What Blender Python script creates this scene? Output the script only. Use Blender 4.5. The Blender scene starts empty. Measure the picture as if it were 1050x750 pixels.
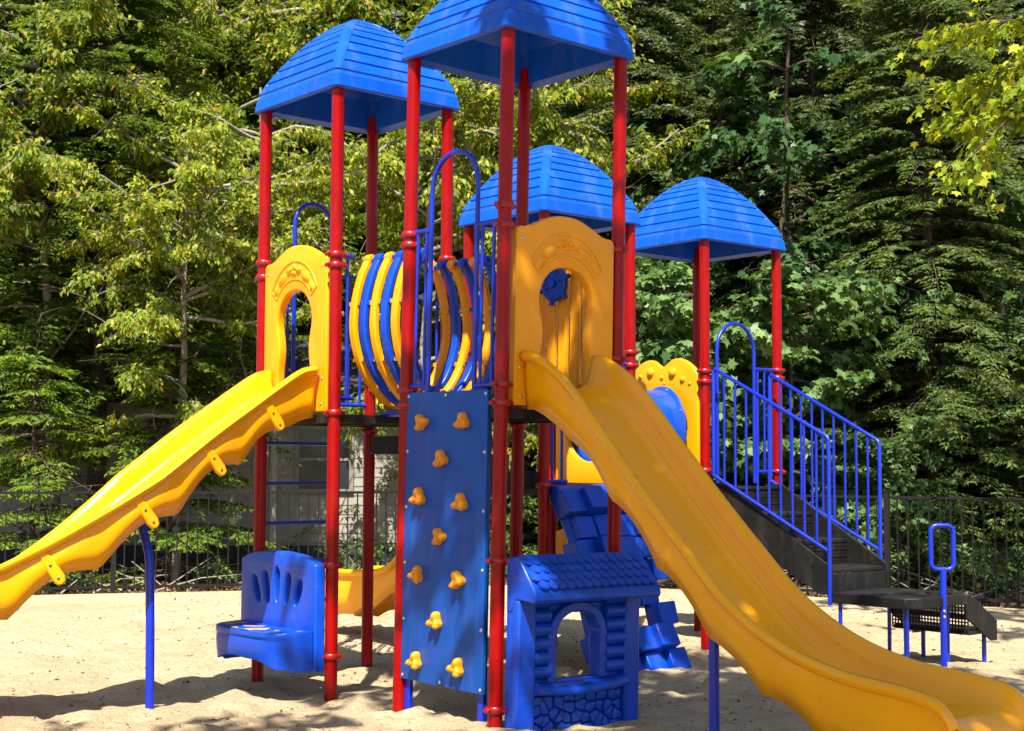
import bpy, bmesh, math, random
import numpy as np
from mathutils import Vector, Matrix, noise
R = math.radians
PI = math.pi
scene = bpy.context.scene
COL = scene.collection
random.seed(4)

# ------------------------------------------------------------------ materials
def nodes_of(name):
    m = bpy.data.materials.new(name); m.use_nodes = True
    nt = m.node_tree
    return m, nt, nt.nodes['Principled BSDF']

def plastic(name, col, rough=.38, bump=.02, var=.12, scale=6.0, dust=None, dust_amt=.35, spec=.5, stretch=(2.2, 2.2, .55)):
    """solid coloured moulded plastic / powder coat with faint fading, fine grain and optional dusty scuffs"""
    m, nt, b = nodes_of(name)
    N, L = nt.nodes, nt.links
    tc = N.new('ShaderNodeTexCoord')
    n1 = N.new('ShaderNodeTexNoise'); n1.inputs['Scale'].default_value = scale; n1.inputs['Detail'].default_value = 5
    L.new(tc.outputs['Object'], n1.inputs['Vector'])
    mr = N.new('ShaderNodeMapRange'); mr.inputs['From Min'].default_value = .3; mr.inputs['From Max'].default_value = .7
    mr.inputs['To Min'].default_value = 1 - var; mr.inputs['To Max'].default_value = 1 + var * .6
    L.new(n1.outputs['Fac'], mr.inputs['Value'])
    mx = N.new('ShaderNodeMix'); mx.data_type = 'RGBA'; mx.blend_type = 'MULTIPLY'; mx.inputs['Factor'].default_value = 1
    mx.inputs['A'].default_value = (*col, 1)
    L.new(mr.outputs['Result'], mx.inputs['B'])
    out = mx.outputs['Result']
    if dust:
        n2 = N.new('ShaderNodeTexNoise'); n2.inputs['Scale'].default_value = 3.1; n2.inputs['Detail'].default_value = 8; n2.inputs['Roughness'].default_value = .7
        mp = N.new('ShaderNodeMapping'); mp.inputs['Scale'].default_value = stretch
        L.new(tc.outputs['Object'], mp.inputs['Vector']); L.new(mp.outputs['Vector'], n2.inputs['Vector'])
        r2 = N.new('ShaderNodeMapRange'); r2.inputs['From Min'].default_value = .5; r2.inputs['From Max'].default_value = .78
        r2.inputs['To Max'].default_value = dust_amt
        L.new(n2.outputs['Fac'], r2.inputs['Value'])
        m2 = N.new('ShaderNodeMix'); m2.data_type = 'RGBA'; m2.inputs['B'].default_value = (*dust, 1)
        L.new(r2.outputs['Result'], m2.inputs['Factor']); L.new(out, m2.inputs['A'])
        out = m2.outputs['Result']
    L.new(out, b.inputs['Base Color'])
    rr = N.new('ShaderNodeMapRange'); rr.inputs['To Min'].default_value = rough - .08; rr.inputs['To Max'].default_value = rough + .12
    n3 = N.new('ShaderNodeTexNoise'); n3.inputs['Scale'].default_value = 14; n3.inputs['Detail'].default_value = 6
    L.new(tc.outputs['Object'], n3.inputs['Vector']); L.new(n3.outputs['Fac'], rr.inputs['Value']); L.new(rr.outputs['Result'], b.inputs['Roughness'])
    b.inputs['Specular IOR Level'].default_value = spec
    if bump:
        n4 = N.new('ShaderNodeTexNoise'); n4.inputs['Scale'].default_value = 160; n4.inputs['Detail'].default_value = 3
        L.new(tc.outputs['Object'], n4.inputs['Vector'])
        bp = N.new('ShaderNodeBump'); bp.inputs['Strength'].default_value = bump * 5; bp.inputs['Distance'].default_value = .004
        L.new(n4.outputs['Fac'], bp.inputs['Height']); L.new(bp.outputs['Normal'], b.inputs['Normal'])
    return m

DUST = (.42, .36, .27)
M = {}
M['red'] = plastic('red_powder_coat', (.265, .0005, .0007), .30, .012, .16, 5, DUST, .04, .22)
M['clamp'] = plastic('red_clamp_metal', (.27, .0015, .003), .32, .01, .12, 9)
M['blue'] = plastic('blue_roof_plastic', (.002, .078, .54), .34, .02, .16, 2.2, (.25, .33, .50), .16, .32)
M['bluep'] = plastic('blue_panel_plastic', (.002, .052, .44), .32, .02, .12, 5, DUST, .07, .32)
M['bluem'] = plastic('blue_powder_coat', (.003, .022, .40), .34, .012, .10, 6)
M['wall'] = plastic('blue_climbing_sheet', (.001, .058, .30), .42, .01, .10, 4, (.20, .25, .33), .12, .3, (5, .45, 5))
M['yellow'] = plastic('yellow_plastic', (.82, .315, .001), .34, .016, .08, 3, (.58, .31, .06), .14, .32)
M['hold'] = plastic('orange_yellow_grip', (.72, .25, .001), .45, .05, .15, 12, (.35, .20, .06), .35, .35)
M['slide'] = plastic('yellow_slide_plastic', (.86, .352, .001), .22, .008, .07, 2.5, (.62, .33, .06), .14, .35)
M['black'] = plastic('black_deck_coating', (.008, .0072, .007), .55, .05, .3, 14, (.17,.14,.11), .18, .3)
M['steel'] = plastic('bolt_steel', (.55, .55, .55), .35, 0, .1)
M['steel'].node_tree.nodes['Principled BSDF'].inputs['Metallic'].default_value = .9
M['clamp_dark'] = plastic('dark_bolt', (.10, .06, .03), .5, 0, .1)
M['fence'] = plastic('dark_bronze_fence', (.008, .007, .0065), .6, .01, .15, 5, None, 0, .25)
M['glass'] = plastic('window_glass', (.015, .02, .025), .12, 0, .1)
M['roofing'] = plastic('dark_shingle', (.03, .028, .028), .85, .1, .4, 9)
M['white'] = plastic('grey_trim', (.20, .185, .16), .6, .02, .1)
M['grit'] = plastic('sand_grains', (.30, .22, .13), .9, .1, .25, 30)

def sand_material():
    m, nt, b = nodes_of('playground_sand'); N, L = nt.nodes, nt.links
    tc = N.new('ShaderNodeTexCoord')
    def nz(scale, det, rough=.6):
        n = N.new('ShaderNodeTexNoise'); n.inputs['Scale'].default_value = scale; n.inputs['Detail'].default_value = det; n.inputs['Roughness'].default_value = rough
        L.new(tc.outputs['Object'], n.inputs['Vector']); return n
    big, mid, fine = nz(.5, 6), nz(4.5, 8, .7), nz(60, 6, .75)
    cr = N.new('ShaderNodeValToRGB'); e = cr.color_ramp.elements
    e[0].position = .30; e[0].color = (.47, .325, .175, 1); e[1].position = .66; e[1].color = (.76, .61, .39, 1)
    ad = N.new('ShaderNodeMath'); ad.operation = 'ADD'
    s1 = N.new('ShaderNodeMath'); s1.operation = 'MULTIPLY'; s1.inputs[1].default_value = .45
    s2 = N.new('ShaderNodeMath'); s2.operation = 'MULTIPLY'; s2.inputs[1].default_value = .55
    L.new(big.outputs['Fac'], s1.inputs[0]); L.new(mid.outputs['Fac'], s2.inputs[0])
    L.new(s1.outputs[0], ad.inputs[0]); L.new(s2.outputs[0], ad.inputs[1]); L.new(ad.outputs[0], cr.inputs['Fac'])
    # scattered darker crumbs of bark and leaf
    vo = N.new('ShaderNodeTexVoronoi'); vo.inputs['Scale'].default_value = 9; vo.inputs['Randomness'].default_value = 1
    wv = N.new('ShaderNodeVectorMath'); wv.operation = 'ADD'
    L.new(tc.outputs['Object'], wv.inputs[0]); 
    sc = N.new('ShaderNodeVectorMath'); sc.operation = 'SCALE'; sc.inputs['Scale'].default_value = .12
    L.new(mid.outputs['Color'], sc.inputs[0]); L.new(sc.outputs[0], wv.inputs[1]); L.new(wv.outputs[0], vo.inputs['Vector'])
    cm = N.new('ShaderNodeMapRange'); cm.inputs['From Min'].default_value = .06; cm.inputs['From Max'].default_value = .2; cm.inputs['To Min'].default_value = .8; cm.inputs['To Max'].default_value = 0
    L.new(vo.outputs['Distance'], cm.inputs['Value'])
    gate = N.new('ShaderNodeMapRange'); gate.inputs['From Min'].default_value = .5; gate.inputs['From Max'].default_value = .62
    L.new(big.outputs['Fac'], gate.inputs['Value'])
    gm = N.new('ShaderNodeMath'); gm.operation = 'MULTIPLY'; L.new(cm.outputs[0], gm.inputs[0]); L.new(gate.outputs[0], gm.inputs[1])
    mx = N.new('ShaderNodeMix'); mx.data_type = 'RGBA'; mx.inputs['B'].default_value = (.17, .11, .06, 1)
    L.new(gm.outputs[0], mx.inputs['Factor']); L.new(cr.outputs['Color'], mx.inputs['A'])
    g2 = N.new('ShaderNodeMapRange'); g2.inputs['From Min'].default_value = .3; g2.inputs['From Max'].default_value = .7; g2.inputs['To Min'].default_value = .62; g2.inputs['To Max'].default_value = 1.22
    L.new(fine.outputs['Fac'], g2.inputs['Value'])
    m2 = N.new('ShaderNodeMix'); m2.data_type = 'RGBA'; m2.blend_type = 'MULTIPLY'; m2.inputs['Factor'].default_value = 1
    L.new(mx.outputs['Result'], m2.inputs['A']); L.new(g2.outputs[0], m2.inputs['B'])
    L.new(m2.outputs['Result'], b.inputs['Base Color'])
    b.inputs['Roughness'].default_value = .95; b.inputs['Specular IOR Level'].default_value = .15
    bp = N.new('ShaderNodeBump'); bp.inputs['Strength'].default_value = 1; bp.inputs['Distance'].default_value = .03
    bsum = N.new('ShaderNodeMath'); bsum.operation = 'ADD'
    b2 = N.new('ShaderNodeMath'); b2.operation = 'MULTIPLY'; b2.inputs[1].default_value = 2.2
    med = nz(16, 6, .65); L.new(med.outputs['Fac'], b2.inputs[0])
    L.new(b2.outputs[0], bsum.inputs[0]); L.new(fine.outputs['Fac'], bsum.inputs[1])
    L.new(bsum.outputs[0], bp.inputs['Height']); L.new(bp.outputs['Normal'], b.inputs['Normal'])
    return m

def ramp_noise(name, c0, c1, scale, rough=.9, bump=.6, stretch=(1, 1, 1), dist=.02, p0=.32, p1=.68):
    m, nt, b = nodes_of(name); N, L = nt.nodes, nt.links
    tc = N.new('ShaderNodeTexCoord'); mp = N.new('ShaderNodeMapping'); mp.inputs['Scale'].default_value = stretch
    L.new(tc.outputs['Object'], mp.inputs['Vector'])
    n = N.new('ShaderNodeTexNoise'); n.inputs['Scale'].default_value = scale; n.inputs['Detail'].default_value = 9; n.inputs['Roughness'].default_value = .68
    L.new(mp.outputs['Vector'], n.inputs['Vector'])
    cr = N.new('ShaderNodeValToRGB'); e = cr.color_ramp.elements
    e[0].position = p0; e[0].color = (*c0, 1); e[1].position = p1; e[1].color = (*c1, 1)
    L.new(n.outputs['Fac'], cr.inputs['Fac']); L.new(cr.outputs['Color'], b.inputs['Base Color'])
    b.inputs['Roughness'].default_value = rough; b.inputs['Specular IOR Level'].default_value = .2
    bp = N.new('ShaderNodeBump'); bp.inputs['Strength'].default_value = bump; bp.inputs['Distance'].default_value = dist
    L.new(n.outputs['Fac'], bp.inputs['Height']); L.new(bp.outputs['Normal'], b.inputs['Normal'])
    return m

M['sand'] = sand_material()
M['forest_floor'] = ramp_noise('leaf_strewn_forest_floor', (.035, .024, .015), (.15, .095, .055), 5, .95, .9)
M['bark'] = ramp_noise('ridged_brown_bark', (.035, .026, .02), (.13, .095, .07), 9, .95, 1, (3, 3, .5), .03)
M['palebark'] = ramp_noise('pale_grey_bark', (.14, .12, .10), (.34, .30, .25), 8, .9, .6, (3, 3, .6), .015)
M['siding'] = ramp_noise('weathered_lap_siding', (.21, .19, .16), (.33, .305, .26), 2.5, .7, .05, (1, 1, 3))
M['rail_wood'] = ramp_noise('wood', (.12, .07, .04), (.25, .15, .09), 6, .8, .3, (1, 6, 6))

def leaf_material(name, cols, trans=.35, rough=.45, tint=(1.25, 1.1, .35)):
    """leaves: colour differs leaf by leaf (random per island) and a little tree by tree; light passes through"""
    m = bpy.data.materials.new(name); m.use_nodes = True
    nt = m.node_tree; N, L = nt.nodes, nt.links
    b = N['Principled BSDF']; out = N['Material Output']
    g = N.new('ShaderNodeNewGeometry')
    cr = N.new('ShaderNodeValToRGB'); el = cr.color_ramp.elements
    while len(el) < len(cols): el.new(.5)
    for i, (p, c) in enumerate(cols):
        el[i].position = p; el[i].color = (*c, 1)
    L.new(g.outputs['Random Per Island'], cr.inputs['Fac'])
    oi = N.new('ShaderNodeObjectInfo')
    mr = N.new('ShaderNodeMapRange'); mr.inputs['To Min'].default_value = .8; mr.inputs['To Max'].default_value = 1.2
    L.new(oi.outputs['Random'], mr.inputs['Value'])
    mx = N.new('ShaderNodeMix'); mx.data_type = 'RGBA'; mx.blend_type = 'MULTIPLY'; mx.inputs['Factor'].default_value = 1
    L.new(cr.outputs['Color'], mx.inputs['A']); L.new(mr.outputs['Result'], mx.inputs['B'])
    L.new(mx.outputs['Result'], b.inputs['Base Color'])
    b.inputs['Roughness'].default_value = rough; b.inputs['Specular IOR Level'].default_value = .18
    t = N.new('ShaderNodeBsdfTranslucent')
    m2 = N.new('ShaderNodeMix'); m2.data_type = 'RGBA'; m2.blend_type = 'MULTIPLY'; m2.inputs['Factor'].default_value = 1
    m2.inputs['B'].default_value = (*tint, 1)
    L.new(mx.outputs['Result'], m2.inputs['A']); L.new(m2.outputs['Result'], t.inputs['Color'])
    ms = N.new('ShaderNodeMixShader'); ms.inputs['Fac'].default_value = trans
    L.new(b.outputs[0], ms.inputs[1]); L.new(t.outputs[0], ms.inputs[2]); L.new(ms.outputs[0], out.inputs['Surface'])
    return m

M['hemlock'] = leaf_material('hemlock_needles', [(0, (.045, .098, .012)), (.5, (.115, .205, .020)), (1, (.23, .30, .030))], .5, .55)
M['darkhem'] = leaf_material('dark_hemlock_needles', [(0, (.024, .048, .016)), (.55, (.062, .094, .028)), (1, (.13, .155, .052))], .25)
M['olive'] = leaf_material('olive_hemlock_needles', [(0, (.042, .080, .018)), (.6, (.105, .17, .036)), (1, (.21, .26, .065))], .4, .55)
M['beech'] = leaf_material('yellow_green_leaves', [(0, (.09, .18, .018)), (.45, (.20, .28, .022)), (.75, (.34, .38, .03)), (.96, (.48, .46, .05)), (1, (.42, .15, .03))], .48, .5)
M['maple'] = leaf_material('mid_green_maple_leaves', [(0, (.035, .085, .022)), (.55, (.09, .165, .045)), (1, (.16, .24, .08))], .3, .4)
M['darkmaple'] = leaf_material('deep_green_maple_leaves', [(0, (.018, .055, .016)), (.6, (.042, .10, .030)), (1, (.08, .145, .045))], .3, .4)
M['gold'] = leaf_material('yellowing_maple_leaves', [(0, (.13, .22, .02)), (.5, (.28, .36, .028)), (1, (.46, .46, .05))], .5)
M['litter'] = leaf_material('dry_leaf_litter', [(0, (.05, .03, .018)), (.6, (.15, .09, .05)), (1, (.30, .20, .12))], .1)

# ------------------------------------------------------------------ object helpers
WM = {}
def put(o, M4=None, parent=None):
    M4 = M4.copy() if M4 is not None else Matrix.Identity(4)
    COL.objects.link(o)
    if parent is not None:
        o.parent = parent; o.matrix_parent_inverse = Matrix.Identity(4)
        o.matrix_basis = WM[parent].inverted() @ M4
    else:
        o.matrix_basis = M4
    WM[o] = M4
    return o

def thing(name, label, cat, loc=(0, 0, 0), group=None, rotz=0, scale=1.0):
    o = bpy.data.objects.new(name, None); o.empty_display_size = .3
    put(o, Matrix.Translation(loc) @ Matrix.Rotation(rotz, 4, 'Z') @ Matrix.Scale(scale, 4))
    o['label'] = label; o['category'] = cat
    if group: o['group'] = group
    return o

class MB:
    """collects shapes for ONE mesh object"""
    def __init__(s): s.v = []; s.f = []; s.m = []; s.T = Matrix.Identity(4); s.mi = 0
    def add(s, vs, fs):
        k = len(s.v)
        s.v += [tuple(s.T @ Vector(p)) for p in vs]
        s.f += [tuple(i + k for i in f) for f in fs]; s.m += [s.mi] * len(fs)
    def box(s, lo, hi):
        (x0, y0, z0), (x1, y1, z1) = lo, hi
        s.add([(x0, y0, z0), (x1, y0, z0), (x1, y1, z0), (x0, y1, z0), (x0, y0, z1), (x1, y0, z1), (x1, y1, z1), (x0, y1, z1)],
              [(0, 3, 2, 1), (4, 5, 6, 7), (0, 1, 5, 4), (1, 2, 6, 5), (2, 3, 7, 6), (3, 0, 4, 7)])
    def tube(s, pts, r, n=10, closed=False, cap=True):
        pts = [Vector(p) for p in pts]; K = len(pts)
        rad = r if isinstance(r, (list, tuple)) else [r] * K
        vs, fs = [], []
        up = None
        for i, p in enumerate(pts):
            a = pts[(i - 1) % K] if (closed or i > 0) else p
            b = pts[(i + 1) % K] if (closed or i < K - 1) else p
            t = (b - a).normalized()
            if up is None:
                up = Vector((0, 0, 1)) if abs(t.z) < .9 else Vector((1, 0, 0))
            x = up.cross(t)
            if x.length < 1e-4: x = Vector((1, 0, 0)).cross(t)
            x.normalize(); y = t.cross(x); up = y
            for j in range(n):
                c = 2 * PI * j / n
                vs.append(p + (x * math.cos(c) + y * math.sin(c)) * rad[i])
        rings = K if closed else K - 1
        for i in range(rings):
            for j in range(n):
                a, b = i * n + j, i * n + (j + 1) % n
                c, d = ((i + 1) % K) * n + (j + 1) % n, ((i + 1) % K) * n + j
                fs.append((a, b, c, d))
        if cap and not closed:
            fs.append(tuple(range(n))[::-1]); fs.append(tuple((K - 1) * n + j for j in range(n)))
        s.add(vs, fs)
    def lathe(s, prof, n=20, cap=False):
        vs, fs = [], []
        for (r, z) in prof:
            for j in range(n):
                c = 2 * PI * j / n; vs.append((r * math.cos(c), r * math.sin(c), z))
        for i in range(len(prof) - 1):
            for j in range(n):
                fs.append((i * n + j, i * n + (j + 1) % n, (i + 1) * n + (j + 1) % n, (i + 1) * n + j))
        if cap:
            fs.append(tuple(range(n))[::-1]); fs.append(tuple((len(prof) - 1) * n + j for j in range(n)))
        s.add(vs, fs)
    def prism(s, poly, z0, z1):
        """polygon in local XY extruded along Z"""
        n = len(poly)
        s.add([(x, y, z0) for x, y in poly] + [(x, y, z1) for x, y in poly],
              [tuple(range(n))[::-1], tuple(range(n, 2 * n))] + [(i, (i + 1) % n, n + (i + 1) % n, n + i) for i in range(n)])
    def grid(s, rows):
        """rows of equal numbers of points -> quads"""
        w = len(rows[0]); vs = [p for r in rows for p in r]
        s.add(vs, [(i * w + j, i * w + j + 1, (i + 1) * w + j + 1, (i + 1) * w + j) for i in range(len(rows) - 1) for j in range(w - 1)])
    def mesh(s, name, mats, sharp=35):
        me = bpy.data.meshes.new(name); me.from_pydata(s.v, [], s.f)
        for m in (mats if isinstance(mats, (list, tuple)) else [mats]): me.materials.append(m)
        me.polygons.foreach_set('material_index', s.m)
        bm = bmesh.new(); bm.from_mesh(me); bmesh.ops.recalc_face_normals(bm, faces=bm.faces[:]); bm.to_mesh(me); bm.free()
        me.polygons.foreach_set('use_smooth', [True] * len(me.polygons)); me.set_sharp_from_angle(angle=R(sharp))
        return me
    def build(s, name, mats, M4=None, parent=None, bevel=0, solid=0, sharp=35):
        o = bpy.data.objects.new(name, s.mesh(name, mats, sharp))
        if solid:
            md = o.modifiers.new('thickness', 'SOLIDIFY'); md.thickness = solid; md.offset = 0
        if bevel:
            md = o.modifiers.new('rounding', 'BEVEL'); md.width = bevel; md.segments = 2; md.limit_method = 'ANGLE'; md.angle_limit = R(40)
        return put(o, M4, parent)

def inst(me, name, M4, parent):
    return put(bpy.data.objects.new(name, me), M4, parent)

def panel_mesh(name, outer, holes, half, mat, bevel=.012, sharp=40):
    """flat plate with holes in local XY, thickness 2*half along Z, rounded edges"""
    cu = bpy.data.curves.new(name, 'CURVE'); cu.dimensions = '2D'; cu.fill_mode = 'BOTH'
    cu.extrude = half - bevel; cu.bevel_depth = bevel; cu.bevel_resolution = 2; cu.offset = -bevel
    for poly in [outer] + holes:
        sp = cu.splines.new('POLY'); sp.points.add(len(poly) - 1); sp.use_cyclic_u = True
        for p, (x, y) in zip(sp.points, poly): p.co = (x, y, 0, 1)
    tmp = bpy.data.objects.new(name, cu)
    me = bpy.data.meshes.new_from_object(tmp)
    me.name = name
    bpy.data.objects.remove(tmp); bpy.data.curves.remove(cu)
    me.materials.clear(); me.materials.append(mat)
    bm = bmesh.new(); bm.from_mesh(me); bmesh.ops.remove_doubles(bm, verts=bm.verts[:], dist=.0004)
    bmesh.ops.recalc_face_normals(bm, faces=bm.faces[:]); bm.to_mesh(me); bm.free()
    me.polygons.foreach_set('use_smooth', [True] * len(me.polygons)); me.set_sharp_from_angle(angle=R(sharp))
    return me

def spline(pts, n=8, closed=False):
    """Catmull-Rom through 2D/3D points"""
    P = [Vector(p) for p in pts]; K = len(P); out = []
    for i in range(K if closed else K - 1):
        p0 = P[(i - 1) % K] if closed or i > 0 else P[i]
        p1, p2 = P[i], P[(i + 1) % K]
        p3 = P[(i + 2) % K] if closed or i + 2 < K else p2
        for k in range(n):
            t = k / n
            out.append(.5 * ((2 * p1) + (p2 - p0) * t + (2 * p0 - 5 * p1 + 4 * p2 - p3) * t * t + (3 * p1 - p0 - 3 * p2 + p3) * t ** 3))
    if not closed: out.append(P[-1])
    return [tuple(p) for p in out]

def interp(tab, x):
    for (x0, y0), (x1, y1) in zip(tab, tab[1:]):
        if x <= x1: return y0 + (y1 - y0) * max(0, (x - x0)) / (x1 - x0)
    return tab[-1][1]

def smooth_interp(tab, x):
    K = len(tab)
    for i in range(K - 1):
        if x <= tab[i + 1][0] or i == K - 2:
            x0, y0 = tab[i]; x1, y1 = tab[i + 1]
            m0 = (tab[i + 1][1] - tab[i - 1][1]) / (tab[i + 1][0] - tab[i - 1][0]) if i > 0 else (y1 - y0) / (x1 - x0)
            m1 = (tab[i + 2][1] - tab[i][1]) / (tab[i + 2][0] - tab[i][0]) if i + 2 < K else (y1 - y0) / (x1 - x0)
            h = x1 - x0; t = min(1, max(0, (x - x0) / h))
            return (2*t**3-3*t*t+1)*y0 + (t**3-2*t*t+t)*h*m0 + (-2*t**3+3*t*t)*y1 + (t**3-t*t)*h*m1

# ------------------------------------------------------------------ camera, world, sun
FPX, PITCH, ROLL = 1493.2, R(3.907), R(.2615)
cam = bpy.data.objects.new('camera', bpy.data.cameras.new('camera')); COL.objects.link(cam)
cam.matrix_world = Matrix.Translation((0, 0, 1.6)) @ Matrix.Rotation(PI / 2 + PITCH, 4, 'X') @ Matrix.Rotation(ROLL, 4, 'Z')
cam.data.sensor_width = 36; cam.data.lens = FPX / 1050 * 36; cam.data.clip_end = 800; cam.data.clip_start = .05
cam.data.dof.use_dof = True; cam.data.dof.focus_distance = 10.5; cam.data.dof.aperture_fstop = 6.3
scene.camera = cam

TO_SUN = Vector((-.10, -.64, 1.0)).normalized()
w = bpy.data.worlds.new('World'); scene.world = w; w.use_nodes = True
nt = w.node_tree; bg = nt.nodes['Background']
sky = nt.nodes.new('ShaderNodeTexSky'); sky.sky_type = 'NISHITA'; sky.sun_disc = False
sky.sun_elevation = math.asin(TO_SUN.z); sky.sun_rotation = math.atan2(TO_SUN.x, TO_SUN.y)
sky.air_density = 1.0; sky.dust_density = 1.2
nt.links.new(sky.outputs['Color'], bg.inputs['Color']); bg.inputs['Strength'].default_value = .08
sl = bpy.data.lights.new('sun', 'SUN'); sl.energy = 5.0; sl.angle = R(.53); sl.color = (1, .94, .84)
so = bpy.data.objects.new('sun', sl); COL.objects.link(so)
so.rotation_euler = TO_SUN.to_track_quat('Z', 'Y').to_euler(); so.location = (0, 0, 40)
scene.view_settings.view_transform = 'Standard'; scene.view_settings.look = 'None'
scene.view_settings.exposure = 1.38; scene.view_settings.gamma = 1
scene.render.engine = 'CYCLES'
scene.cycles.use_denoising = True
scene.cycles.max_bounces = 4; scene.cycles.diffuse_bounces = 3; scene.cycles.transmission_bounces = 2; scene.cycles.glossy_bounces = 2

def ray(px, py):
    x, y = px - 525, py - 375; c, s = math.cos(ROLL), math.sin(ROLL)
    u, v = c * x + s * y, -s * x + c * y
    X, up = u / FPX, -v / FPX
    return Vector((X, math.cos(PITCH) - up * math.sin(PITCH), math.sin(PITCH) + up * math.cos(PITCH)))
def at(px, py, Y):
    d = ray(px, py); return Vector((0, 0, 1.6)) + d * (Y / d.y)

# ------------------------------------------------------------------ ground
FENCE_L = [(-13.0, 15.6), (.9, 19.9)]
FENCE_R = [(.9, 19.9), (10.5, 13.6)]
def fence_y(x):
    (x0, y0), (x1, y1) = FENCE_L if x < .9 else FENCE_R
    return y0 + (y1 - y0) * (x - x0) / (x1 - x0)
def bump(x, y, cx, cy, r, h): return h * math.exp(-((x - cx) ** 2 + (y - cy) ** 2) / (r * r))
def ground_z(x, y):
    d = fence_y(x) - y
    k = min(1, max(0, d / 1.2)) * 1.25
    z = .030 * noise.noise((x * .55, y * .55, 1.3)) + .020 * noise.noise((x * 1.7, y * 1.7, 4.1)) + .010 * noise.noise((x * 4.5, y * 4.5, 8.2))
    pit = noise.noise((x * 2.6, y * 2.6, 12.7)); z -= .060 * max(0, pit - .12); z += .012 * noise.noise((x * 8.5, y * 8.5, 2.2)) + .035 * max(0, noise.noise((x * 1.3, y * 1.3, 31)) - .2)
    z *= k
    z += bump(x, y, 3.1, 11.5, .8, .08) + bump(x, y, -1.75, 9.75, .35, .05) + bump(x, y, -.5, 9.2, .4, .035) + bump(x, y, .1, 8.9, .5, .04)
    z -= bump(x, y, -1.35, 10.1, .3, .03)
    return z
def axis(a, b, c, d, fine, coarse):
    xs = [a]
    while xs[-1] < d:
        x = xs[-1]; xs.append(x + (fine if b <= x <= c else coarse))
    return xs
xs = axis(-13, -4.2, 4.4, 10.5, .035, .4)
ys = [0.0]
while ys[-1] < .999:
    ys.append(min(1, ys[-1] + (0.0017 if ys[-1] > .57 else .02)))
rows = []
for t in ys:
    row = []
    for x in xs:
        y = -8 + t * (fence_y(x) - .02 + 8)
        row.append((x, y, ground_z(x, y)))
    rows.append(row)
def tread_sand(rows):
    """press footprints, scuffs and little heaps into the sand"""
    A = np.array(rows); x, y, z = A[..., 0], A[..., 1], A[..., 2]
    r = np.random.default_rng(77)
    near = (y > 5.5) & (y < 18)
    for _ in range(620):
        cx, cy = r.uniform(-4.4, 4.6), 6.5 + 10.5 * r.uniform() ** 1.2
        if fence_y(cx) - cy < .5: continue
        a = r.uniform(0, PI); big = r.uniform()
        la, lb, dp = (r.uniform(.10, .15), r.uniform(.045, .06), r.uniform(.012, .028)) if big < .72 else (r.uniform(.2, .4), r.uniform(.12, .3), r.uniform(-.028, .020))
        i0, i1 = np.searchsorted(x[0], [cx - .7, cx + .7]); sl_ = (slice(None), slice(i0, i1))
        u_ = ((x[sl_] - cx) * math.cos(a) + (y[sl_] - cy) * math.sin(a)) / la; v_ = (-(x[sl_] - cx) * math.sin(a) + (y[sl_] - cy) * math.cos(a)) / lb
        d2 = u_ * u_ + v_ * v_
        z[sl_] += -dp * np.exp(-d2 ** 1.5) + abs(dp) * .45 * np.exp(-(np.sqrt(d2) - 1.35) ** 2 / .12) * (1 if dp > 0 else 0)
    for k_, (cx, cy) in CEN.items():          # scoured rings and heaps round the posts
        for sx in ((-.03, -.69), (-.69, .05), (.69, -.05), (.03, .69)):
            d_ = np.hypot(x - cx - sx[0], y - cy - sx[1]); z += .030 * np.exp(-((d_ - .14) / .10) ** 2) - .02 * np.exp(-(d_ / .09) ** 2)
    A[..., 2] = z
    return [[tuple(p) for p in rw] for rw in A]
CEN = {'a': (-1.176, 10.786), 'b': (-.014, 9.540), 'c': (.311, 12.304), 'd': (1.733, 13.323)}
rows = tread_sand(rows)
mb = MB(); mb.grid(rows); mb.grid([[(p[0], p[1], -.3) for p in rows[-1]], rows[-1]])
o = mb.build('sand_ground', M['sand'], sharp=180); o['kind'] = 'structure'
mb = MB()
gx = list(range(-60, 61, 4)); gy = list(range(-60, 101, 4))
def floor_z(x, y):
    return (-.16 + (.05 * noise.noise((x * .3, y * .3, 3)) + .02 * max(0, y - 20)) * min(1, max(0, (y - 20.5) / 4)))
mb.grid([[(x, y, floor_z(x, y)) for x in gx] for y in gy])
mb.add([(-400, -400, -.4), (400, -400, -.4), (400, 400, -.4), (-400, 400, -.4)], [(0, 1, 2, 3)])
o = mb.build('forest_ground', M['forest_floor'], sharp=180); o['kind'] = 'structure'

# ------------------------------------------------------------------ play structure frames
TH = R(4.658)
s2 = 2 ** .5
U = Vector(((math.sin(TH) + math.cos(TH)) / s2, (math.cos(TH) - math.sin(TH)) / s2, 0))
V = Vector(((math.sin(TH) - math.cos(TH)) / s2, (math.cos(TH) + math.sin(TH)) / s2, 0))
CEN = {'a': (-1.176, 10.786), 'b': (-.014, 9.540), 'c': (.311, 12.304), 'd': (1.733, 13.323)}
EAVE = {'a': 4.245, 'b': 4.293, 'c': 3.638, 'd': 3.573}
DECK = {'a': 1.95, 'b': 1.95, 'c': 1.42, 'd': 1.42}
H = .4875
TM = {}
for k, (x, y) in CEN.items():
    m = Matrix.Identity(4)
    m.col[0][:3] = U; m.col[1][:3] = V; m.col[3][:3] = (x, y, 0)
    if k == 'b':       # this tower leans a little
        pv = Matrix.Translation((x, y, 1.6)); m = pv @ Matrix.Rotation(.0143, 4, 'Y') @ pv.inverted() @ m
    TM[k] = m
def face_a(a): return Matrix(((0, 0, 1, a), (1, 0, 0, 0), (0, 1, 0, 0), (0, 0, 0, 1)))     # local x->b, y->z, z->a
def face_b(b): return Matrix(((1, 0, 0, 0), (0, 0, -1, b), (0, 1, 0, 0), (0, 0, 0, 1)))     # local x->a, y->z, z->-b
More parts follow.
